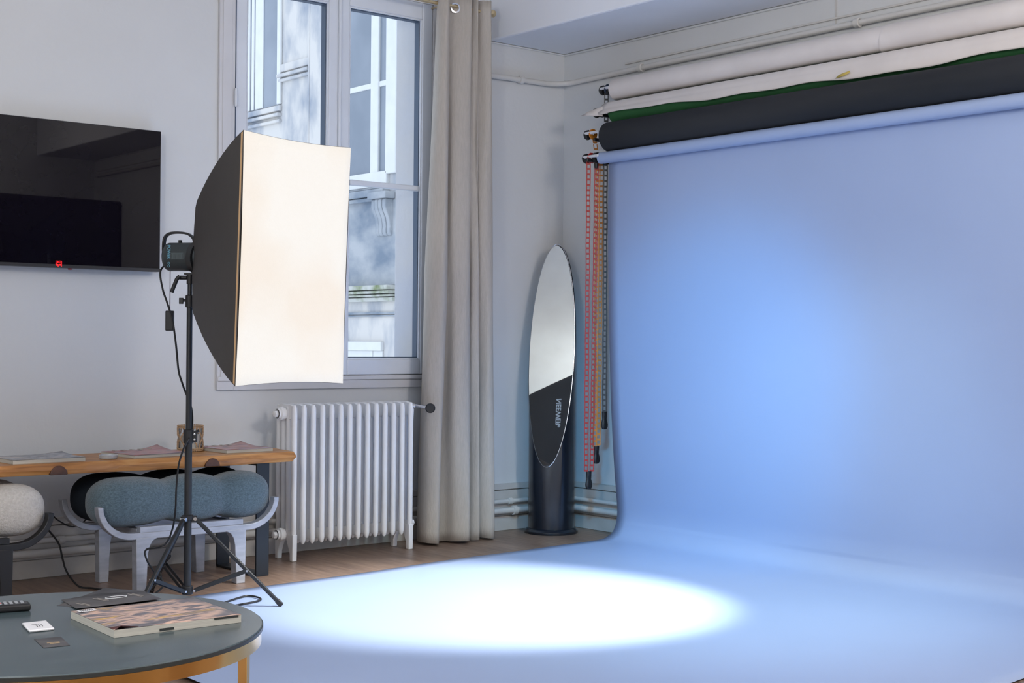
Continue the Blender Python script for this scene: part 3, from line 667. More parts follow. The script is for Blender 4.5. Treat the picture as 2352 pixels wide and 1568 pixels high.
# ================================================================== stools
def roll_cushion(bm, xa, xb, lobes, yc, ry, zc, rz, NX=72, NA=36):
    """long bolster of fused lobes along X"""
    L_ = xb-xa; rings = []
    def env(x):
        e = .14; t = min((x-xa), (xb-x))/e
        return (1-(1-min(1, max(0, t)))**2.3)**(1/2.3) if t < 1 else 1
    for i in range(NX+1):
        u = i/NX; x = xa+L_*(.5-.5*math.cos(PI*u))
        v = 0
        for (a, c) in zip(lobes, lobes[1:]):
            if a <= x <= c: v = math.sin(PI*(x-a)/(c-a))
        if x < lobes[1]: v = max(v, min(1, 1)) if x < (lobes[0]+lobes[1])/2 else v
        if x > lobes[-2]: v = max(v, 1) if x > (lobes[-1]+lobes[-2])/2 else v
        m = .78+.22*min(1, v*1.1)**.7
        s = env(x)
        rings.append((x, max(s, .001)*m, s))
    vv = []
    for (x, s, e) in rings:
        r_ = []
        for k in range(NA):
            a = 2*PI*k/NA; ca, sa = math.cos(a), math.sin(a); p = 2/2.5
            r_.append(bm.verts.new((x, yc+ry*s*abs(ca)**p*(1 if ca > 0 else -1), zc+rz*s*abs(sa)**p*(1 if sa > 0 else -1))))
        vv.append(r_)
    for A, B in zip(vv, vv[1:]):
        for k in range(NA): bm.faces.new((A[k], A[(k+1) % NA], B[(k+1) % NA], B[k]))
    bm.faces.new(vv[0][::-1]); bm.faces.new(vv[-1])
def make_stool(dx, wood, fab, fab2, label, grp):
    t = thing('upholstered_stool', label, 'stool', (3.03+dx, 6.16, 0), grp)
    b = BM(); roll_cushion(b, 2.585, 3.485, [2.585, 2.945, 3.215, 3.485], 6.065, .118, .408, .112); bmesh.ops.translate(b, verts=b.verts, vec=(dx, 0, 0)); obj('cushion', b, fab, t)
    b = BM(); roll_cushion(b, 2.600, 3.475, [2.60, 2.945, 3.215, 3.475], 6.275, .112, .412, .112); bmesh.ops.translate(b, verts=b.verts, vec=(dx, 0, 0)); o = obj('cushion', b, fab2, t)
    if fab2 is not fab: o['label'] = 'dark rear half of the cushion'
    for yf in (5.940, 6.345):
        # curved rail
        b = BM(); xs = []
        outer_, inner_ = [], []
        xc0, xc1, R_ = 2.745, 3.325, .158
        for k in range(13):
            a = PI+ (PI/2)*k/12*.98; outer_.append((xc0+.165*math.cos(a), .403+.155*math.sin(a))); inner_.append((xc0+.140*math.cos(a), .403+.125*math.sin(a)))
        o2, i2 = [], []
        for k in range(13):
            a = 1.5*PI+(PI/2)*k/12; o2.append((xc1+.165*math.cos(a), .395+.147*math.sin(a))); i2.append((xc1+.140*math.cos(a), .395+.118*math.sin(a)))
        poly = outer_+o2+[i2[-1]]+i2[::-1]+inner_[::-1]
        prism(b, poly, yf, yf+.045, 'XZ'); bmesh.ops.translate(b, verts=b.verts, vec=(dx, 0, 0)); obj('rail', b, wood, t, bevel=.003)
        b = BM(); box(b, 2.78+dx, 3.30+dx, yf+.004, yf+.041, .277, .303); obj('seat_support', b, wood, t, bevel=.002)
        for xm, s in ((2.787, 1), (3.285, -1)):
            b = BM(); xo, xi = xm-.028*s, xm+.030*s
            poly = [(xo, .255), (xo+.004*s, .0), (xi-.008*s, .0), (xi, .18), (xi+.008*s, .215), (xi+.022*s, .238), (xi+.045*s, .250), (xi+.05*s, .256)]
            prism(b, poly, yf-.002, yf+.047, 'XZ'); bmesh.ops.translate(b, verts=b.verts, vec=(dx, 0, 0)); obj('leg', b, wood, t, bevel=.003)
    for xm in (2.80, 3.27):
        b = BM(); box(b, xm-.02+dx, xm+.02+dx, 5.985, 6.345, .262, .290); obj('cross_rail', b, wood, t, bevel=.002)
    return t
make_stool(0, silver_m, teal_m, navy_m, 'silver framed stool with a lobed teal fabric cushion behind the tripod', None)
make_stool(-1.108, blkw_m, boucle_m, boucle_m, 'black framed stool with a white boucle cushion cut by the left edge', None)

# ================================================================== things on the console
def flat_mag(name, c, ang, w, d, h, cover, label, cat, curl=.012, pages=page_m, ztab=.6005, group=None):
    """c = near-left corner, w along ang, d perpendicular"""
    e1 = Vector((math.cos(ang), math.sin(ang), 0)); e2 = Vector((-e1.y, e1.x, 0)); c = Vector((c[0], c[1], ztab))
    t = thing(name, label, cat, c+e1*w/2+e2*d/2, group)
    b = BM(); 
    def f(u, v): return c+e1*w*u+e2*d*v+Vector((0, 0, h*.9+curl*(max(0, u-.55)/.45)**2*(max(0, v-.4)/.6)**2))
    # page block as lofted solid
    nu, nv = 12, 10
    T_ = [[b.verts.new(f(i/nu, j/nv)) for j in range(nv+1)] for i in range(nu+1)]
    B_ = [[b.verts.new(c+e1*w*(i/nu)+e2*d*(j/nv)+Vector((0, 0, .0))) for j in range(nv+1)] for i in range(nu+1)]
    for i in range(nu):
        for j in range(nv):
            b.faces.new((T_[i][j], T_[i+1][j], T_[i+1][j+1], T_[i][j+1])); b.faces.new((B_[i][j], B_[i][j+1], B_[i+1][j+1], B_[i+1][j]))
    for i in range(nu):
        b.faces.new((B_[i][0], B_[i+1][0], T_[i+1][0], T_[i][0])); b.faces.new((T_[i][nv], T_[i+1][nv], B_[i+1][nv], B_[i][nv]))
    for j in range(nv):
        b.faces.new((T_[0][j], T_[0][j+1], B_[0][j+1], B_[0][j])); b.faces.new((B_[nu][j], B_[nu][j+1], T_[nu][j+1], T_[nu][j]))
    obj('pages', b, pages, t, smooth=30)
    b = BM(); grid(b, lambda u, v: f(u, v)+Vector((0, 0, .0012+.0006*math.sin(u*9))), 12, 10); obj('cover', b, cover, t, solid=.0008)
    return t, e1, e2, c
cov1 = cover_mat('grey_pattern_cover', [(.12, .13, .15, 1), (.45, .45, .47, 1), (.16, .17, .2, 1), (.55, .5, .47, 1), (.5, .28, .2, 1)], 9, (1, 1.6, 1), 1.0)
cov2 = cover_mat('pink_portrait_cover', [(.10, .05, .06, 1), (.42, .14, .16, 1), (.50, .26, .25, 1), (.25, .20, .24, 1), (.45, .40, .42, 1)], 5, (1, 1.4, 1), 1.5, 3)
cov3 = cover_mat('pink_violet_cover', [(.08, .06, .09, 1), (.22, .13, .16, 1), (.50, .24, .20, 1), (.45, .36, .44, 1), (.55, .50, .58, 1)], 5, (1, 1.4, 1), 1.5, 3)
mg1, *_ = flat_mag('magazine', (2.255, 6.085), .03, .33, .25, .018, cov1, 'grey patterned magazine at the left end of the wooden console', 'magazine', .010)
mg2, e1, e2, c2 = flat_mag('magazine', (2.815, 6.085), .10, .30, .30, .014, cov2, 'pink covered magazine left of the beaded candle jar', 'magazine', .020)
mg3, e1b, e2b, c3 = flat_mag('magazine', (3.302, 6.115), .04, .26, .30, .016, cov3, 'pink and violet magazine on the right end of the console', 'magazine', .016)
for t_, a1, a2, c_, w_ in ((mg2, e1, e2, c2, .30), (mg3, e1b, e2b, c3, .27)):
    for k in range(5):   # blurred masthead blocks
        b = BM(); p = c_+a1*(w_*(.12+.155*k))+a2*.262+Vector((0, 0, .0185))
        obox(b, p+a1*.012, a1, a2, Vector((0, 0, 1)), .006+.004*(k % 2), .014, .0012); obj('masthead', b, paleink_m, t_)
dish = thing('glass_coaster', 'small clear round glass dish on the wooden console', 'dish', (2.70, 6.14, .601))
q = at(217, 1048, 2, .601)
b = BM(); lathe(b, [(0, 0), (.036, 0), (.040, .003), (.042, .018), (.038, .019), (.036, .008), (0, .007)], (q.x, 6.135, .6008), n=40); obj('bowl', b, mat('frosted_glass', (.45, .46, .48, 1), .12, spec=.9), dish)
b = BM(); lathe(b, [(0, .009), (.034, .009), (.034, .012), (0, .014)], (q.x, 6.135, .6008), n=40); obj('contents', b, white_m, dish)
dish.location = (q.x, 6.135, .6008)
for ch in dish.children:  # re-base parts on the corrected position
    ch.data.transform(Matrix.Translation(Vector((2.70, 6.14, .601))-Vector(dish.location)))
# beaded candle jar
JX, JY, JR, JH = 3.226, 6.345, .057, .128
jar = thing('candle_jar', 'glass candle jar wrapped in wooden beads behind the tripod pole', 'candle holder', (JX, JY, .6005))
b = BM(); lathe(b, [(0, 0), (JR, 0), (JR, JH), (JR-.003, JH), (JR-.003, .005), (0, .005)], (JX, JY, .6005), n=40); obj('glass', b, jar_m, jar)
b = BM(); lathe(b, [(0, .006), (JR-.006, .006), (JR-.006, .080), (.004, .084), (0, .084)], (JX, JY, .6005), n=32); cn = obj('candle', b, mat('white_wax', (.62, .58, .52, 1), .5), jar)
b = BM(); tube(b, [(JX, JY, .68), (JX+.001, JY, .695)], .001, 6); obj('wick', b, cable_m, cn)
def bead(bm, p, r=.0042): bmesh.ops.create_icosphere(bm, subdivisions=1, radius=r, matrix=Matrix.Translation(p))
b = BM()
for zc in (.004, .012, JH-.004, JH-.012):
    for k in range(40): a = 2*PI*k/40; bead(b, (JX+(JR+.004)*math.cos(a), JY+(JR+.004)*math.sin(a), .6015+zc))
for s in range(6):
    for k in range(14):
        z = .018+k*(JH-.036)/13; ph = 2*PI*s/6+.2; off = .42*math.cos(PI*k/13)
        a = ph+off; bead(b, (JX+(JR+.004)*math.cos(a), JY+(JR+.004)*math.sin(a), .6015+z), .0045)
        a = ph-off*(1); bead(b, (JX+(JR+.004)*math.cos(a), JY+(JR+.004)*math.sin(a), .6015+z), .0045)
o = obj('bead_netting', b, bead_m, jar); o['kind'] = 'stuff'

# ================================================================== softbox on tripod
PX, PY = 2.797, 5.517
st = thing('light_stand', 'black tripod light stand carrying the glowing softbox', 'tripod', (PX, PY, 0))
b = BM(); tube(b, [(PX, PY, .07), (PX, PY, .735)], .0155, 18); pole = obj('pole', b, black_m, st)
b = BM(); tube(b, [(PX, PY, .72), (PX, PY, 1.31)], .0125, 18); obj('pole', b, black_m, st)
b = BM(); tube(b, [(PX, PY, 1.29), (PX, PY, 1.392)], .0095, 18); obj('pole', b, black_m, st)
nS = Vector((RT.x, RT.y, 0)).normalized(); nF = Vector((FWD.x, FWD.y, 0)).normalized()
b = BM(); lathe(b, [(.0165, -.03), (.022, -.028), (.022, .028), (.0165, .03)], (PX, PY, .735), n=20); obox(b, Vector((PX, PY, .735))+nS*.026, nS, nF, Vector((0, 0, 1)), .010, .009, .024); c1 = obj('collar', b, blackp_m, st, bevel=.002)
for dz in (.010, -.012):
    b = BM(); lathe(b, [(0, 0), (.005, 0), (.004, .004), (0, .005)], Vector((PX, PY, .735+dz))+nS*.028-nF*.009, -nF, 12); obj('bolt', b, steel_m, c1)
b = BM(); tube(b, [Vector((PX, PY, .755))+nS*.03, Vector((PX, PY, .760))+nS*.045], .006, 10); obj('lever', b, blackp_m, c1)
b = BM(); lathe(b, [(.0135, -.03), (.018, -.028), (.018, .02), (.0135, .024)], (PX, PY, 1.315), n=20); c2_ = obj('collar', b, blackp_m, st)
b = BM(); tube(b, [Vector((PX, PY, 1.315))-nS*.012, Vector((PX, PY, 1.315))-nS*.028], .006, 10); obox(b, Vector((PX, PY, 1.313))-nS*.036, nS, nF, Vector((0, 0, 1)), .009, .006, .013); obj('knob', b, blackp_m, c2_, bevel=.003)
b = BM(); tube(b, [Vector((PX, PY, .378)), Vector((PX, PY, .40))], .024, 18)
feet = [(2.455, 5.329), (3.132, 5.305), (2.82, 5.922)]
hubz, basez = .384, .078
hub = obj('hub', b, blackp_m, st, bevel=.003)
b = BM(); tube(b, [Vector((PX, PY, .062)), Vector((PX, PY, .098))], .024, 18); lowhub = obj('lower_hub', b, blackp_m, st, bevel=.003)
for fx, fy_ in feet:
    d = Vector((fx-PX, fy_-PY, 0)); L_ = d.length; d.normalize(); sd = Vector((-d.y, d.x, 0))
    A = Vector((PX, PY, hubz))+d*.032; F_ = Vector((fx, fy_, .010)); J = A.lerp(F_, .60)
    b = BM(); up = (F_-A).normalized(); nn = sd.cross(up)
    obox(b, (A+F_)/2, sd, nn, up, .0085, .0085, (F_-A).length/2); lg = obj('leg', b, black_m, st, bevel=.004)
    b = BM(); f2 = F_-up*.02; obox(b, F_-up*.012, sd, nn, up, .0105, .0105, .016); ft = obj('rubber_foot', b, blackp_m, lg, bevel=.003)
    b = BM(); tube(b, [A-sd*.014, A+sd*.014], .008, 10); obj('pivot', b, steel_m, lg)
    b = BM(); tube(b, [J-sd*.013, J+sd*.013], .005, 10); obj('pivot', b, steel_m, lg)
    B0 = Vector((PX, PY, basez))+d*.030
    b = BM()
    for s in (-1, 1):
        bd = (J-B0).normalized(); obox(b, (J+B0)/2+sd*s*.0105, sd, sd.cross(bd), bd, .0016, .008, (J-B0).length/2)
    obj('brace', b, black_m, st, bevel=.001)
    b = BM(); tube(b, [B0-sd*.015, B0+sd*.015], .005, 10); obj('pivot', b, steel_m, lowhub)
    b = BM(); obox(b, Vector((PX, PY, hubz))+d*.026, d, sd, Vector((0, 0, 1)), .012, .012, .012); obj('leg_socket', b, blackp_m, hub, bevel=.002)

# softbox head assembly
fc = Vector((3.002, 4.999, 1.467))           # centre of the glowing face
an = math.radians(-76.7+4.5); tl = math.radians(2.0)
mount = Vector((PX+.03, PY-.03, 1.497))
n_ = Vector((math.cos(an)*math.cos(tl), math.sin(an)*math.cos(tl), -math.sin(tl)))
n_face = Vector((.229, -.973, -.036)).normalized()
r_ = Vector((-n_face.y, n_face.x, 0)).normalized(); 
if r_.dot(RT) < 0: r_ = -r_
u_ = r_.cross(n_face); u_ = u_ if u_.z > 0 else -u_
sbx = thing('softbox', 'large rectangular softbox with glowing white front and black fabric sides', 'studio light', mount)
HW, HH = .301, .500
ax_ = (fc-mount); L_ = ax_.length
def sb(s, side, t):
    """s along depth 0..1, side 0..3, t -1..1 along the side"""
    kw = .13+.87*(1-(1-s)**1.35); kh = .12+.30*min(1, s/.05)+.58*s
    kw = min(kw, 1); w, h = HW*kw, HH*kh
    c = mount.lerp(fc, s)
    bow = 1-.035*(1-t*t)*math.sin(PI*min(1, s*1.0))*1.0
    inw = 1-.045*(1-t*t)*s**3
    if side == 0: return c-r_*w*bow+u_*h*t
    if side == 1: return c+u_*h*(bow if s < .9 else 1)*(1-.022*(1-t*t)*s**4)+r_*w*t
    if side == 2: return c+r_*w*bow-u_*h*t
    return c-u_*h*(bow if s < .9 else 1)*(1-.022*(1-t*t)*s**4)-r_*w*t
b = BM(); NS_ = 22; NT = 14
for side in range(4): grid(b, lambda u, v, side=side: sb(u, side, v*2-1), NS_, NT)
bmesh.ops.remove_doubles(b, verts=b.verts, dist=.002)
shell = obj('fabric_shell', b, sbox_m, sbx, smooth=40)
b = BM()
def face(u, v):
    t1, t2 = u*2-1, v*2-1
    return fc+r_*HW*t1*(1-.020*(1-t2*t2))+u_*HH*t2*(1-.022*(1-t1*t1))+n_face*(.003+.004*(1-t1*t1)*(1-t2*t2))
grid(b, face, 16, 20); obj('diffuser', b, diff_m, sbx, solid=.001, smooth=80)
b = BM()
lip = []
for side in range(4):
    for k in range(14): lip.append(sb(1, side, -1+2*k/14)+n_face*.000)
tube(b, lip, .0018, 8, closed=True); ed = obj('edge_piping', b, sbox_m, sbx)
# thin emissive strip painting softbox light that shows through the fabric edge
b = BM(); grid(b, lambda u, v: sb(.978+.022*u, 0, (2*v-1)*.99)-r_*.0012, 4, 20); obj('painted_seam_glow', b, seamglow_m, sbx)
# speedring
b = BM(); axn = ax_.normalized()
lathe(b, [(.052, -.02), (.070, -.018), (.072, .012), (.055, .014)], mount, axn, 32); obj('speed_ring', b, black_m, sbx)
# brand on the far side panel (it is what the mirror shows)
t0 = -.22; pc = sb(.53, 2, t0); xd = (sb(.57, 2, t0)-sb(.49, 2, t0)).normalized()
nrm_ = xd.cross(sb(.53, 2, t0+.1)-sb(.53, 2, t0-.1)).normalized(); nrm_ = nrm_ if nrm_.dot(r_) > 0 else -nrm_
tx = (nrm_.cross(xd)).normalized(); tx = tx if tx.z < 0 else -tx; ty = nrm_.cross(tx)
text('brand_print', 'NEEWER', .058, basis(tx, ty, nrm_, pc+nrm_*.006), logo_m, sbx, .001)
text('brand_mark', '\u00ae', .026, basis(tx, ty, nrm_, pc+nrm_*.006+tx*.118-ty*.008), logo_m, sbx, .001)
# flash head
hd = thing('flash_head', 'dark grey studio flash head with a carrying handle behind the softbox', 'studio light', mount)
ha = -n_.copy(); ha = -(axn); hside = Vector((-axn.y, axn.x, 0)).normalized(); hup = Vector((0, 0, 1))
hs = Vector((-nS.x, -nS.y, 0))     # backwards away from softbox
back = (-axn*.55-nS*.9); back.z = 0; back.normalize()
b = BM(); lathe(b, [(0, -.02), (.060, -.02), (.061, .0), (.061, .135), (.057, .146), (.046, .154), (.0, .156)], mount+Vector((0, 0, .004)), back, 40)
hg = mat('flash_head_plastic', (.035, .045, .050, 1), .42); body = obj('body', b, hg, hd, bevel=.001)
bs = Vector((-back.y, back.x, 0)); bs = bs if bs.dot(CAM-mount) > 0 else -bs
h0 = mount+Vector((0, 0, .004))
hp = [h0+back*.155-hup*.045, h0+back*.163-hup*.0, h0+back*.165+hup*.05, h0+back*.158+hup*.085, h0+back*.135+hup*.101, h0+back*.095+hup*.104, h0+back*.055+hup*.098, h0+back*.03+hup*.080, h0+back*.022+hup*.058]
P_ = smooth_path(hp, 6); b = BM(); fr_ = []
prevr = None
for i, p in enumerate(P_):
    a = P_[max(0, i-1)]; c = P_[min(len(P_)-1, i+1)]; t = (c-a).normalized(); nn = bs.cross(t).normalized()
    rg = [b.verts.new(p+bs*sx*.012+nn*sy*.0045) for sx, sy in ((-1, -1), (1, -1), (1, 1), (-1, 1))]
    if prevr:
        for k in range(4): b.faces.new((prevr[k], prevr[(k+1) % 4], rg[(k+1) % 4], rg[k]))
    else: b.faces.new(rg)
    prevr = rg
b.faces.new(prevr[::-1]); obj('handle', b, blackp_m, hd, bevel=.002)
b = BM(); lathe(b, [(.0, 0), (.008, 0), (.008, .012), (.0, .013)], h0+back*.09+hup*.060, hup, 12); obj('button', b, blackp_m, hd)
# control panel strip and print
b = BM(); cpn = h0+back*.075+bs*.0612; obox(b, cpn, back, hup, bs, .028, .014, .0008); obj('side_label', b, mat('faint_label', (.07, .095, .105, 1), .5), body)
for k in range(6):
    b = BM(); obox(b, cpn+back*(-.022+.009*k)+bs*.001, back, hup, bs, .0016, .011, .0004); obj('vent_slot', b, blackp_m, body)
tc_ = h0+back*.150+bs*.058+hup*.012
view = (CAM-mount); view.z = 0; view.normalize()
tX = Vector((0, 0, -1)); tY = hup.cross(view); tY = tX.cross(view)*-1
text('power_print', 'POWER', .017, basis(tX, view.cross(tX), view, h0+back*.1405+view*.0685+hup*.018), cyan_m, body, .0004)
for k, dz in enumerate((-.030, -.042)):
    b = BM(); cc_ = h0+back*.1405+view*.064+hup*dz; lathe(b, [(.0035, 0), (.005, 0), (.005, .001), (.0035, .001)], cc_, view, 16); obj('dial_mark', b, cyan_m, body)
# tilt bracket and lever
b = BM(); MB_ = Vector((PX, PY, 0)); tube(b, [MB_+hup*1.385, MB_+hup*1.43], .014, 16); obox(b, MB_+hup*1.428, nS, nF, hup, .022, .014, .004)
tube(b, [MB_-nS*.012+hup*1.412-nF*.0, MB_-nS*.045+hup*1.412], .009, 12); brk = obj('tilt_bracket', b, blackp_m, hd, bevel=.002)
b = BM(); tube(b, smooth_path([MB_-nS*.040+hup*1.418-nF*.012, MB_-nS*.052+hup*1.405-nF*.014, MB_-nS*.060+hup*1.385-nF*.014, MB_-nS*.070+hup*1.360-nF*.014, MB_-nS*.074+hup*1.348-nF*.014], 4), .0085, 12); obj('tilt_lever', b, blackp_m, brk)
# remote dongle hanging on a thin cord
dg = at(374, 748, 1, PY-.02); dg = Vector((PX, PY, 0))+(-nS*.118)+hup*0; zt = mount.z-.175
b = BM(); tube(b, [h0+back*.135-hup*.05, Vector((h0.x+back.x*.135, h0.y+back.y*.135, 1.27))], .0018, 8); cdg = obj('sensor_cord', b, cable_m, hd)
b = BM(); obox(b, Vector((h0.x+back.x*.135, h0.y+back.y*.135, 1.228)), nS, nF, hup, .0175, .011, .043); obj('sensor_box', b, blackp_m, hd, bevel=.004)
# power cable
def cable(name, pts, r, label, cat='cable', k=10):
    b = BM(); tube(b, smooth_path(pts, k), r, 8); return tag(obj(name, b, cable_m), label, cat)
def ps(x, y, off=0.0):   # a point on the vertical plane of the stand facing the camera, off = towards the camera
    d = FWD*FPX + RT*(x-CX) + UP*(CY-y)
    o_ = Vector((PX, PY, 0))-nF*off
    return CAM+d*((o_-CAM).dot(nF)/d.dot(nF))
cable('power_cable', [h0+back*.155-hup*.03, ps(368, 625), ps(374, 665), ps(384, 695), ps(396, 735), ps(404, 790), ps(410, 850), ps(418, 878), ps(424, 895, -.015), ps(432, 915, -.02), ps(439, 935, -.02), ps(442, 960, -.02), ps(440, 1000, .0), ps(432, 1010, .026), ps(420, 1035, .03), ps(410, 1070, .02), ps(405, 1120, .01), ps(403, 1170, .0), ps(396, 1215, -.02), ps(378, 1250, -.03), ps(336, 1262, -.03), ps(337, 1285, -.03), ps(352, 1310, -.05), ps(375, 1345, -.06), Vector((2.62, 5.60, .008)), Vector((2.80, 5.42, .0075)), Vector((2.96, 5.50, .0095)), Vector((3.12, 5.58, .0105)), Vector((3.12, 5.46, .0105)), Vector((2.95, 5.41, .0095)), Vector((2.7, 5.36, .0075)), Vector((2.5, 5.2, .007))], .0042, 'black power cable hanging from the flash head down the tripod')
cable('coiled_cable', [ps(381, 1270, -.10), ps(392, 1276, -.1), ps(380, 1292, -.12), ps(366, 1310, -.14), ps(368, 1330, -.14), Vector((2.70, 5.78, .008)), Vector((2.78, 5.86, .007)), Vector((2.70, 5.9, .007)), Vector((2.62, 5.82, .007)), Vector((2.68, 5.72, .008)), Vector((2.80, 5.76, .007)), Vector((2.84, 5.66, .007))], .0035, 'tangled black cable on the floor behind the tripod leg')
cable('wall_cable', [at(118, 1180, 1, 6.60), at(133, 1194, 1, 6.62), at(160, 1208, 1, 6.625), at(180, 1206, 1, 6.62), at(198, 1192, 1, 6.60), at(212, 1170, 1, 6.58)], .0036, 'short black cable sagging against the wall between the stools')
cable('trailing_cable', [at(100, 1205, 1, 6.45), at(112, 1218, 1, 6.45), at(135, 1248, 1, 6.45), at(143, 1280, 1, 6.43), at(152, 1310, 1, 6.38), at(170, 1336, 1, 6.30), at(186, 1348, 2, .008), at(210, 1350, 2, .005), at(240, 1354, 2, .005), at(300, 1358, 2, .005)], .0046, 'black cable dropping beside the white cushion stool to the floor')

# ================================================================== coffee table
TX, TY, TR, TH = 1.333, 3.328, .500, .45
ct = thing('coffee_table', 'round coffee table with slate grey top and brass frame in the foreground', 'table', (TX, TY, 0))
b = BM(); lathe(b, [(0, TH-.012), (TR-.002, TH-.012), (TR, TH-.010), (TR, TH-.003), (TR-.003, TH), (0, TH)], (TX, TY, 0), n=128); 
o = obj('tabletop', b, [tabletop_m], ct, smooth=20)
b = BM(); lathe(b, [(TR-.0005, TH-.0125), (TR+.0008, TH-.0115), (TR+.0008, TH-.003), (TR-.0005, TH-.002), (TR-.0005, TH-.0125)], (TX, TY, 0), n=128); obj('edge_band', b, rim_m, ct, smooth=30)
b = BM(); lathe(b, [(TR-.030, TH-.0125), (TR-.003, TH-.0125), (TR-.003, TH-.044), (TR-.030, TH-.044), (TR-.030, TH-.0125)], (TX, TY, 0), n=128); obj('brass_ring', b, brass_m, ct, smooth=30)
for k, a in enumerate((312, 42, 132, 222)):
    a = math.radians(a); d = Vector((math.cos(a), math.sin(a), 0)); c = Vector((TX, TY, 0))+d*(TR-.020)
    b = BM(); obox(b, c+Vector((0, 0, (TH-.044)/2)), d, Vector((-d.y, d.x, 0)), Vector((0, 0, 1)), .011, .011, (TH-.044)/2); obj('leg', b, brass_m, ct, bevel=.001)
b = BM()
for a in (42, 132):
    a = math.radians(a); d = Vector((math.cos(a), math.sin(a), 0)); obox(b, Vector((TX, TY, .05)), d, Vector((-d.y, d.x, 0)), Vector((0, 0, 1)), TR-.03, .008, .008)
obj('cross_stretcher', b, brass_m, ct)
# big art book
cov4 = cover_mat('gilded_painting_cover', [(.06, .055, .06, 1), (.13, .125, .14, 1), (.14, .13, .15, 1), (.62, .42, .33, 1), (.15, .14, .16, 1), (.66, .40, .10, 1), (.62, .52, .48, 1)], 4.6, (1.1, 3.6, 1), 1.1, 5)
bk, e1, e2, c4 = flat_mag('art_book', (1.400, 3.128), -.045, .325, .285, .020, cov4, 'thick art book with a gold and dark painted cover on the coffee table', 'book', .0, page_m, TH+.0005)
b = BM(); p = c4+e1*.03+e2*.255+Vector((0, 0, .0215)); obox(b, p, e1, e2, Vector((0, 0, 1)), .022, .012, .0004); obj('barcode_label', b, white_m, bk)
for k in range(7):
    b = BM(); obox(b, p+e1*(-.016+.005*k)+Vector((0, 0, .0006)), e1, e2, Vector((0, 0, 1)), .0008+.0005*(k % 2), .009, .0003); obj('barcode_line', b, ink_m, bk)
for k, (a_, w_) in enumerate(((.23, .012), (.35, .018))):
    pass
b = BM(); obox(b, c4+e1*.13-e2*.0006+Vector((0, 0, .006)), e1, e2, Vector((0, 0, 1)), .018, .0006, .003); obj('index_tab', b, rim_m, bk)
b = BM(); obox(b, c4+e1*.285-e2*.0006+Vector((0, 0, .0165)), e1, e2, Vector((0, 0, 1)), .032, .0006, .0022); obj('index_tab', b, rim_m, bk)
# lifted cover corner
b = BM(); vs = [b.verts.new(q) for q in (c4+e1*-.001+e2*.03+Vector((0, 0, .0205)), c4+e1*.0+e2*.0+Vector((0, 0, .0185)), c4+e1*.016+e2*.0+Vector((0, 0, .0265)), c4+e1*.06+e2*.0+Vector((0, 0, .0205)), c4+e1*.03+e2*.03+Vector((0, 0, .0212)))]; b.faces.new(vs); obj('bent_corner', b, mat('dark_red_endpaper', (.09, .02, .018, 1), .6), bk, solid=.0006)
# brochures
def sheet_card(name, corners, z, m, label, cat, th=.0012, lift=None):
    t = thing(name, label, cat, (corners[0][0], corners[0][1], z))
    b = BM(); A = [b.verts.new((x, y, z+(lift[i] if lift else 0))) for i, (x, y) in enumerate(corners)]; b.faces.new(A); s = obj('sheet', b, m, t, solid=th, sol_off=1)
    return t
br2 = sheet_card('brochure', [(1.452, 3.600), (1.66, 3.775), (1.73, 3.66), (1.52, 3.50)], TH+.0005, card_m, 'dark grey leaflet lying underneath the folded brochure', 'brochure')
br1 = sheet_card('brochure', [(1.470, 3.515), (1.487, 3.655), (1.60, 3.665), (1.715, 3.640), (1.700, 3.505), (1.59, 3.49)], TH+.0025, card_m, 'dark grey folded brochure with pale print on top at the table rear', 'brochure', .0012, [0, 0, .004, .0, .002, .004])
def bars(parent, c, dx, n, w, m, z, dy=Vector((0, 1, 0))):
    for k in range(n):
        b = BM(); dxx = Vector((dx[0], dx[1], 0)).normalized(); dyy = Vector((-dxx.y, dxx.x, 0)); obox(b, Vector((c[0], c[1], z))+dyy*(.009*k), dxx, dyy, Vector((0, 0, 1)), w*(1-.2*(k % 2)), .0012, .0002); obj('printed_line', b, m, parent)
bars(br1, (1.50, 3.545), (.25, -1), 2, .030, paleink_m, TH+.0060); bars(br1, (1.56, 3.575), (.25, -1), 2, .030, paleink_m, TH+.0078); bars(br1, (1.665, 3.59), (.25, -1), 2, .030, paleink_m, TH+.0062)
b = BM(); el = [Vector((1.607+.030*math.cos(a*PI/12), 3.580+.014*math.sin(a*PI/12), TH+.0088)) for a in range(24)]; tube(b, el, .0007, 6, closed=True); obj('printed_oval', b, logo_m, br1)
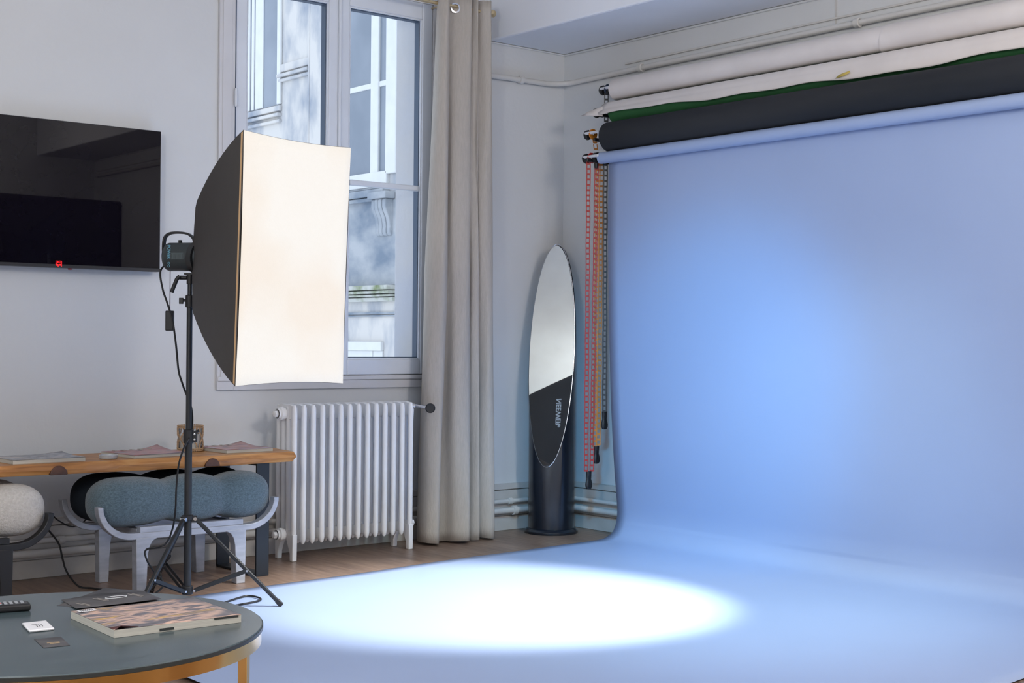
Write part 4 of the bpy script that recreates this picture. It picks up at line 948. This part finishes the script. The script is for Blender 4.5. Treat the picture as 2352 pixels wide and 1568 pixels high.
# white square coaster with printed sign
cst = thing('square_coaster', 'white square coaster with a small grey mark on the coffee table', 'coaster', (1.306, 3.352, TH))
b = BM(); c = Vector((1.306, 3.352, TH+.0035)); dx_ = Vector((1, -.08, 0)).normalized(); dy_ = Vector((-dx_.y, dx_.x, 0)); dy2 = Vector((.20, 1, 0)).normalized()
obox(b, c, dx_, dy2, Vector((0, 0, 1)), .030, .052, .003); obj('tile', b, white_m, cst, bevel=.004, seg=3)
for k in range(3):
    b = BM(); obox(b, c+dx_*(.002+.006*(k-1))+dy2*-.008+Vector((0, 0, .0032)), dx_, dy2, Vector((0, 0, 1)), .0010, .012, .0003); obj('printed_mark', b, ink_m, cst)
b = BM(); obox(b, c-dx_*.003+dy2*.012+Vector((0, 0, .0032)), dx_, dy2, Vector((0, 0, 1)), .010, .0015, .0003); obj('printed_mark', b, ink_m, cst)
# dark business card
bc = sheet_card('business_card', [(1.249, 3.228), (1.231, 3.125), (1.288, 3.114), (1.308, 3.216)], TH+.0005, card_m, 'small dark business card with gold print in front of white coaster', 'card', .0006)
for k in range(2):
    b = BM(); obox(b, Vector((1.269, 3.165-.010*k, TH+.0014)), Vector((1, -.15, 0)).normalized(), Vector((.15, 1, 0)).normalized(), Vector((0, 0, 1)), .014-.003*k, .002, .0002); obj('gold_print', b, goldink_m, bc)
# remote control
rc = thing('remote_control', 'black television remote control at the left edge of coffee table', 'remote control', (1.30, 3.60, TH))
rd = (Vector((1.375, 3.588, 0))-Vector((1.21, 3.628, 0))).normalized(); rs = Vector((-rd.y, rd.x, 0)); rcc = Vector((1.378, 3.592, TH+.010))-rd*.10
b = BM(); obox(b, rcc, rd, rs, Vector((0, 0, 1)), .10, .026, .009); obj('shell', b, blackp_m, rc, bevel=.006, seg=3)
b = BM(); obox(b, rcc+Vector((0, 0, .0092)), rd, rs, Vector((0, 0, 1)), .093, .022, .0006); obj('faceplate', b, mat('remote_face', (.03, .032, .036, 1), .35), rc, bevel=.001)
for i in range(13):
    for j in range(3):
        b = BM(); red = (i == 8 and j == 1)
        obox(b, rcc+rd*(-.082+.0135*i)+rs*(-.013+.013*j)+Vector((0, 0, .0108)), rd, rs, Vector((0, 0, 1)), .0042, .0038, .0013)
        o = obj('button', b, mat('red_button', (.5, .06, .06, 1), .5) if red else mat('grey_button', (.28, .30, .33, 1), .5), rc, bevel=.001)
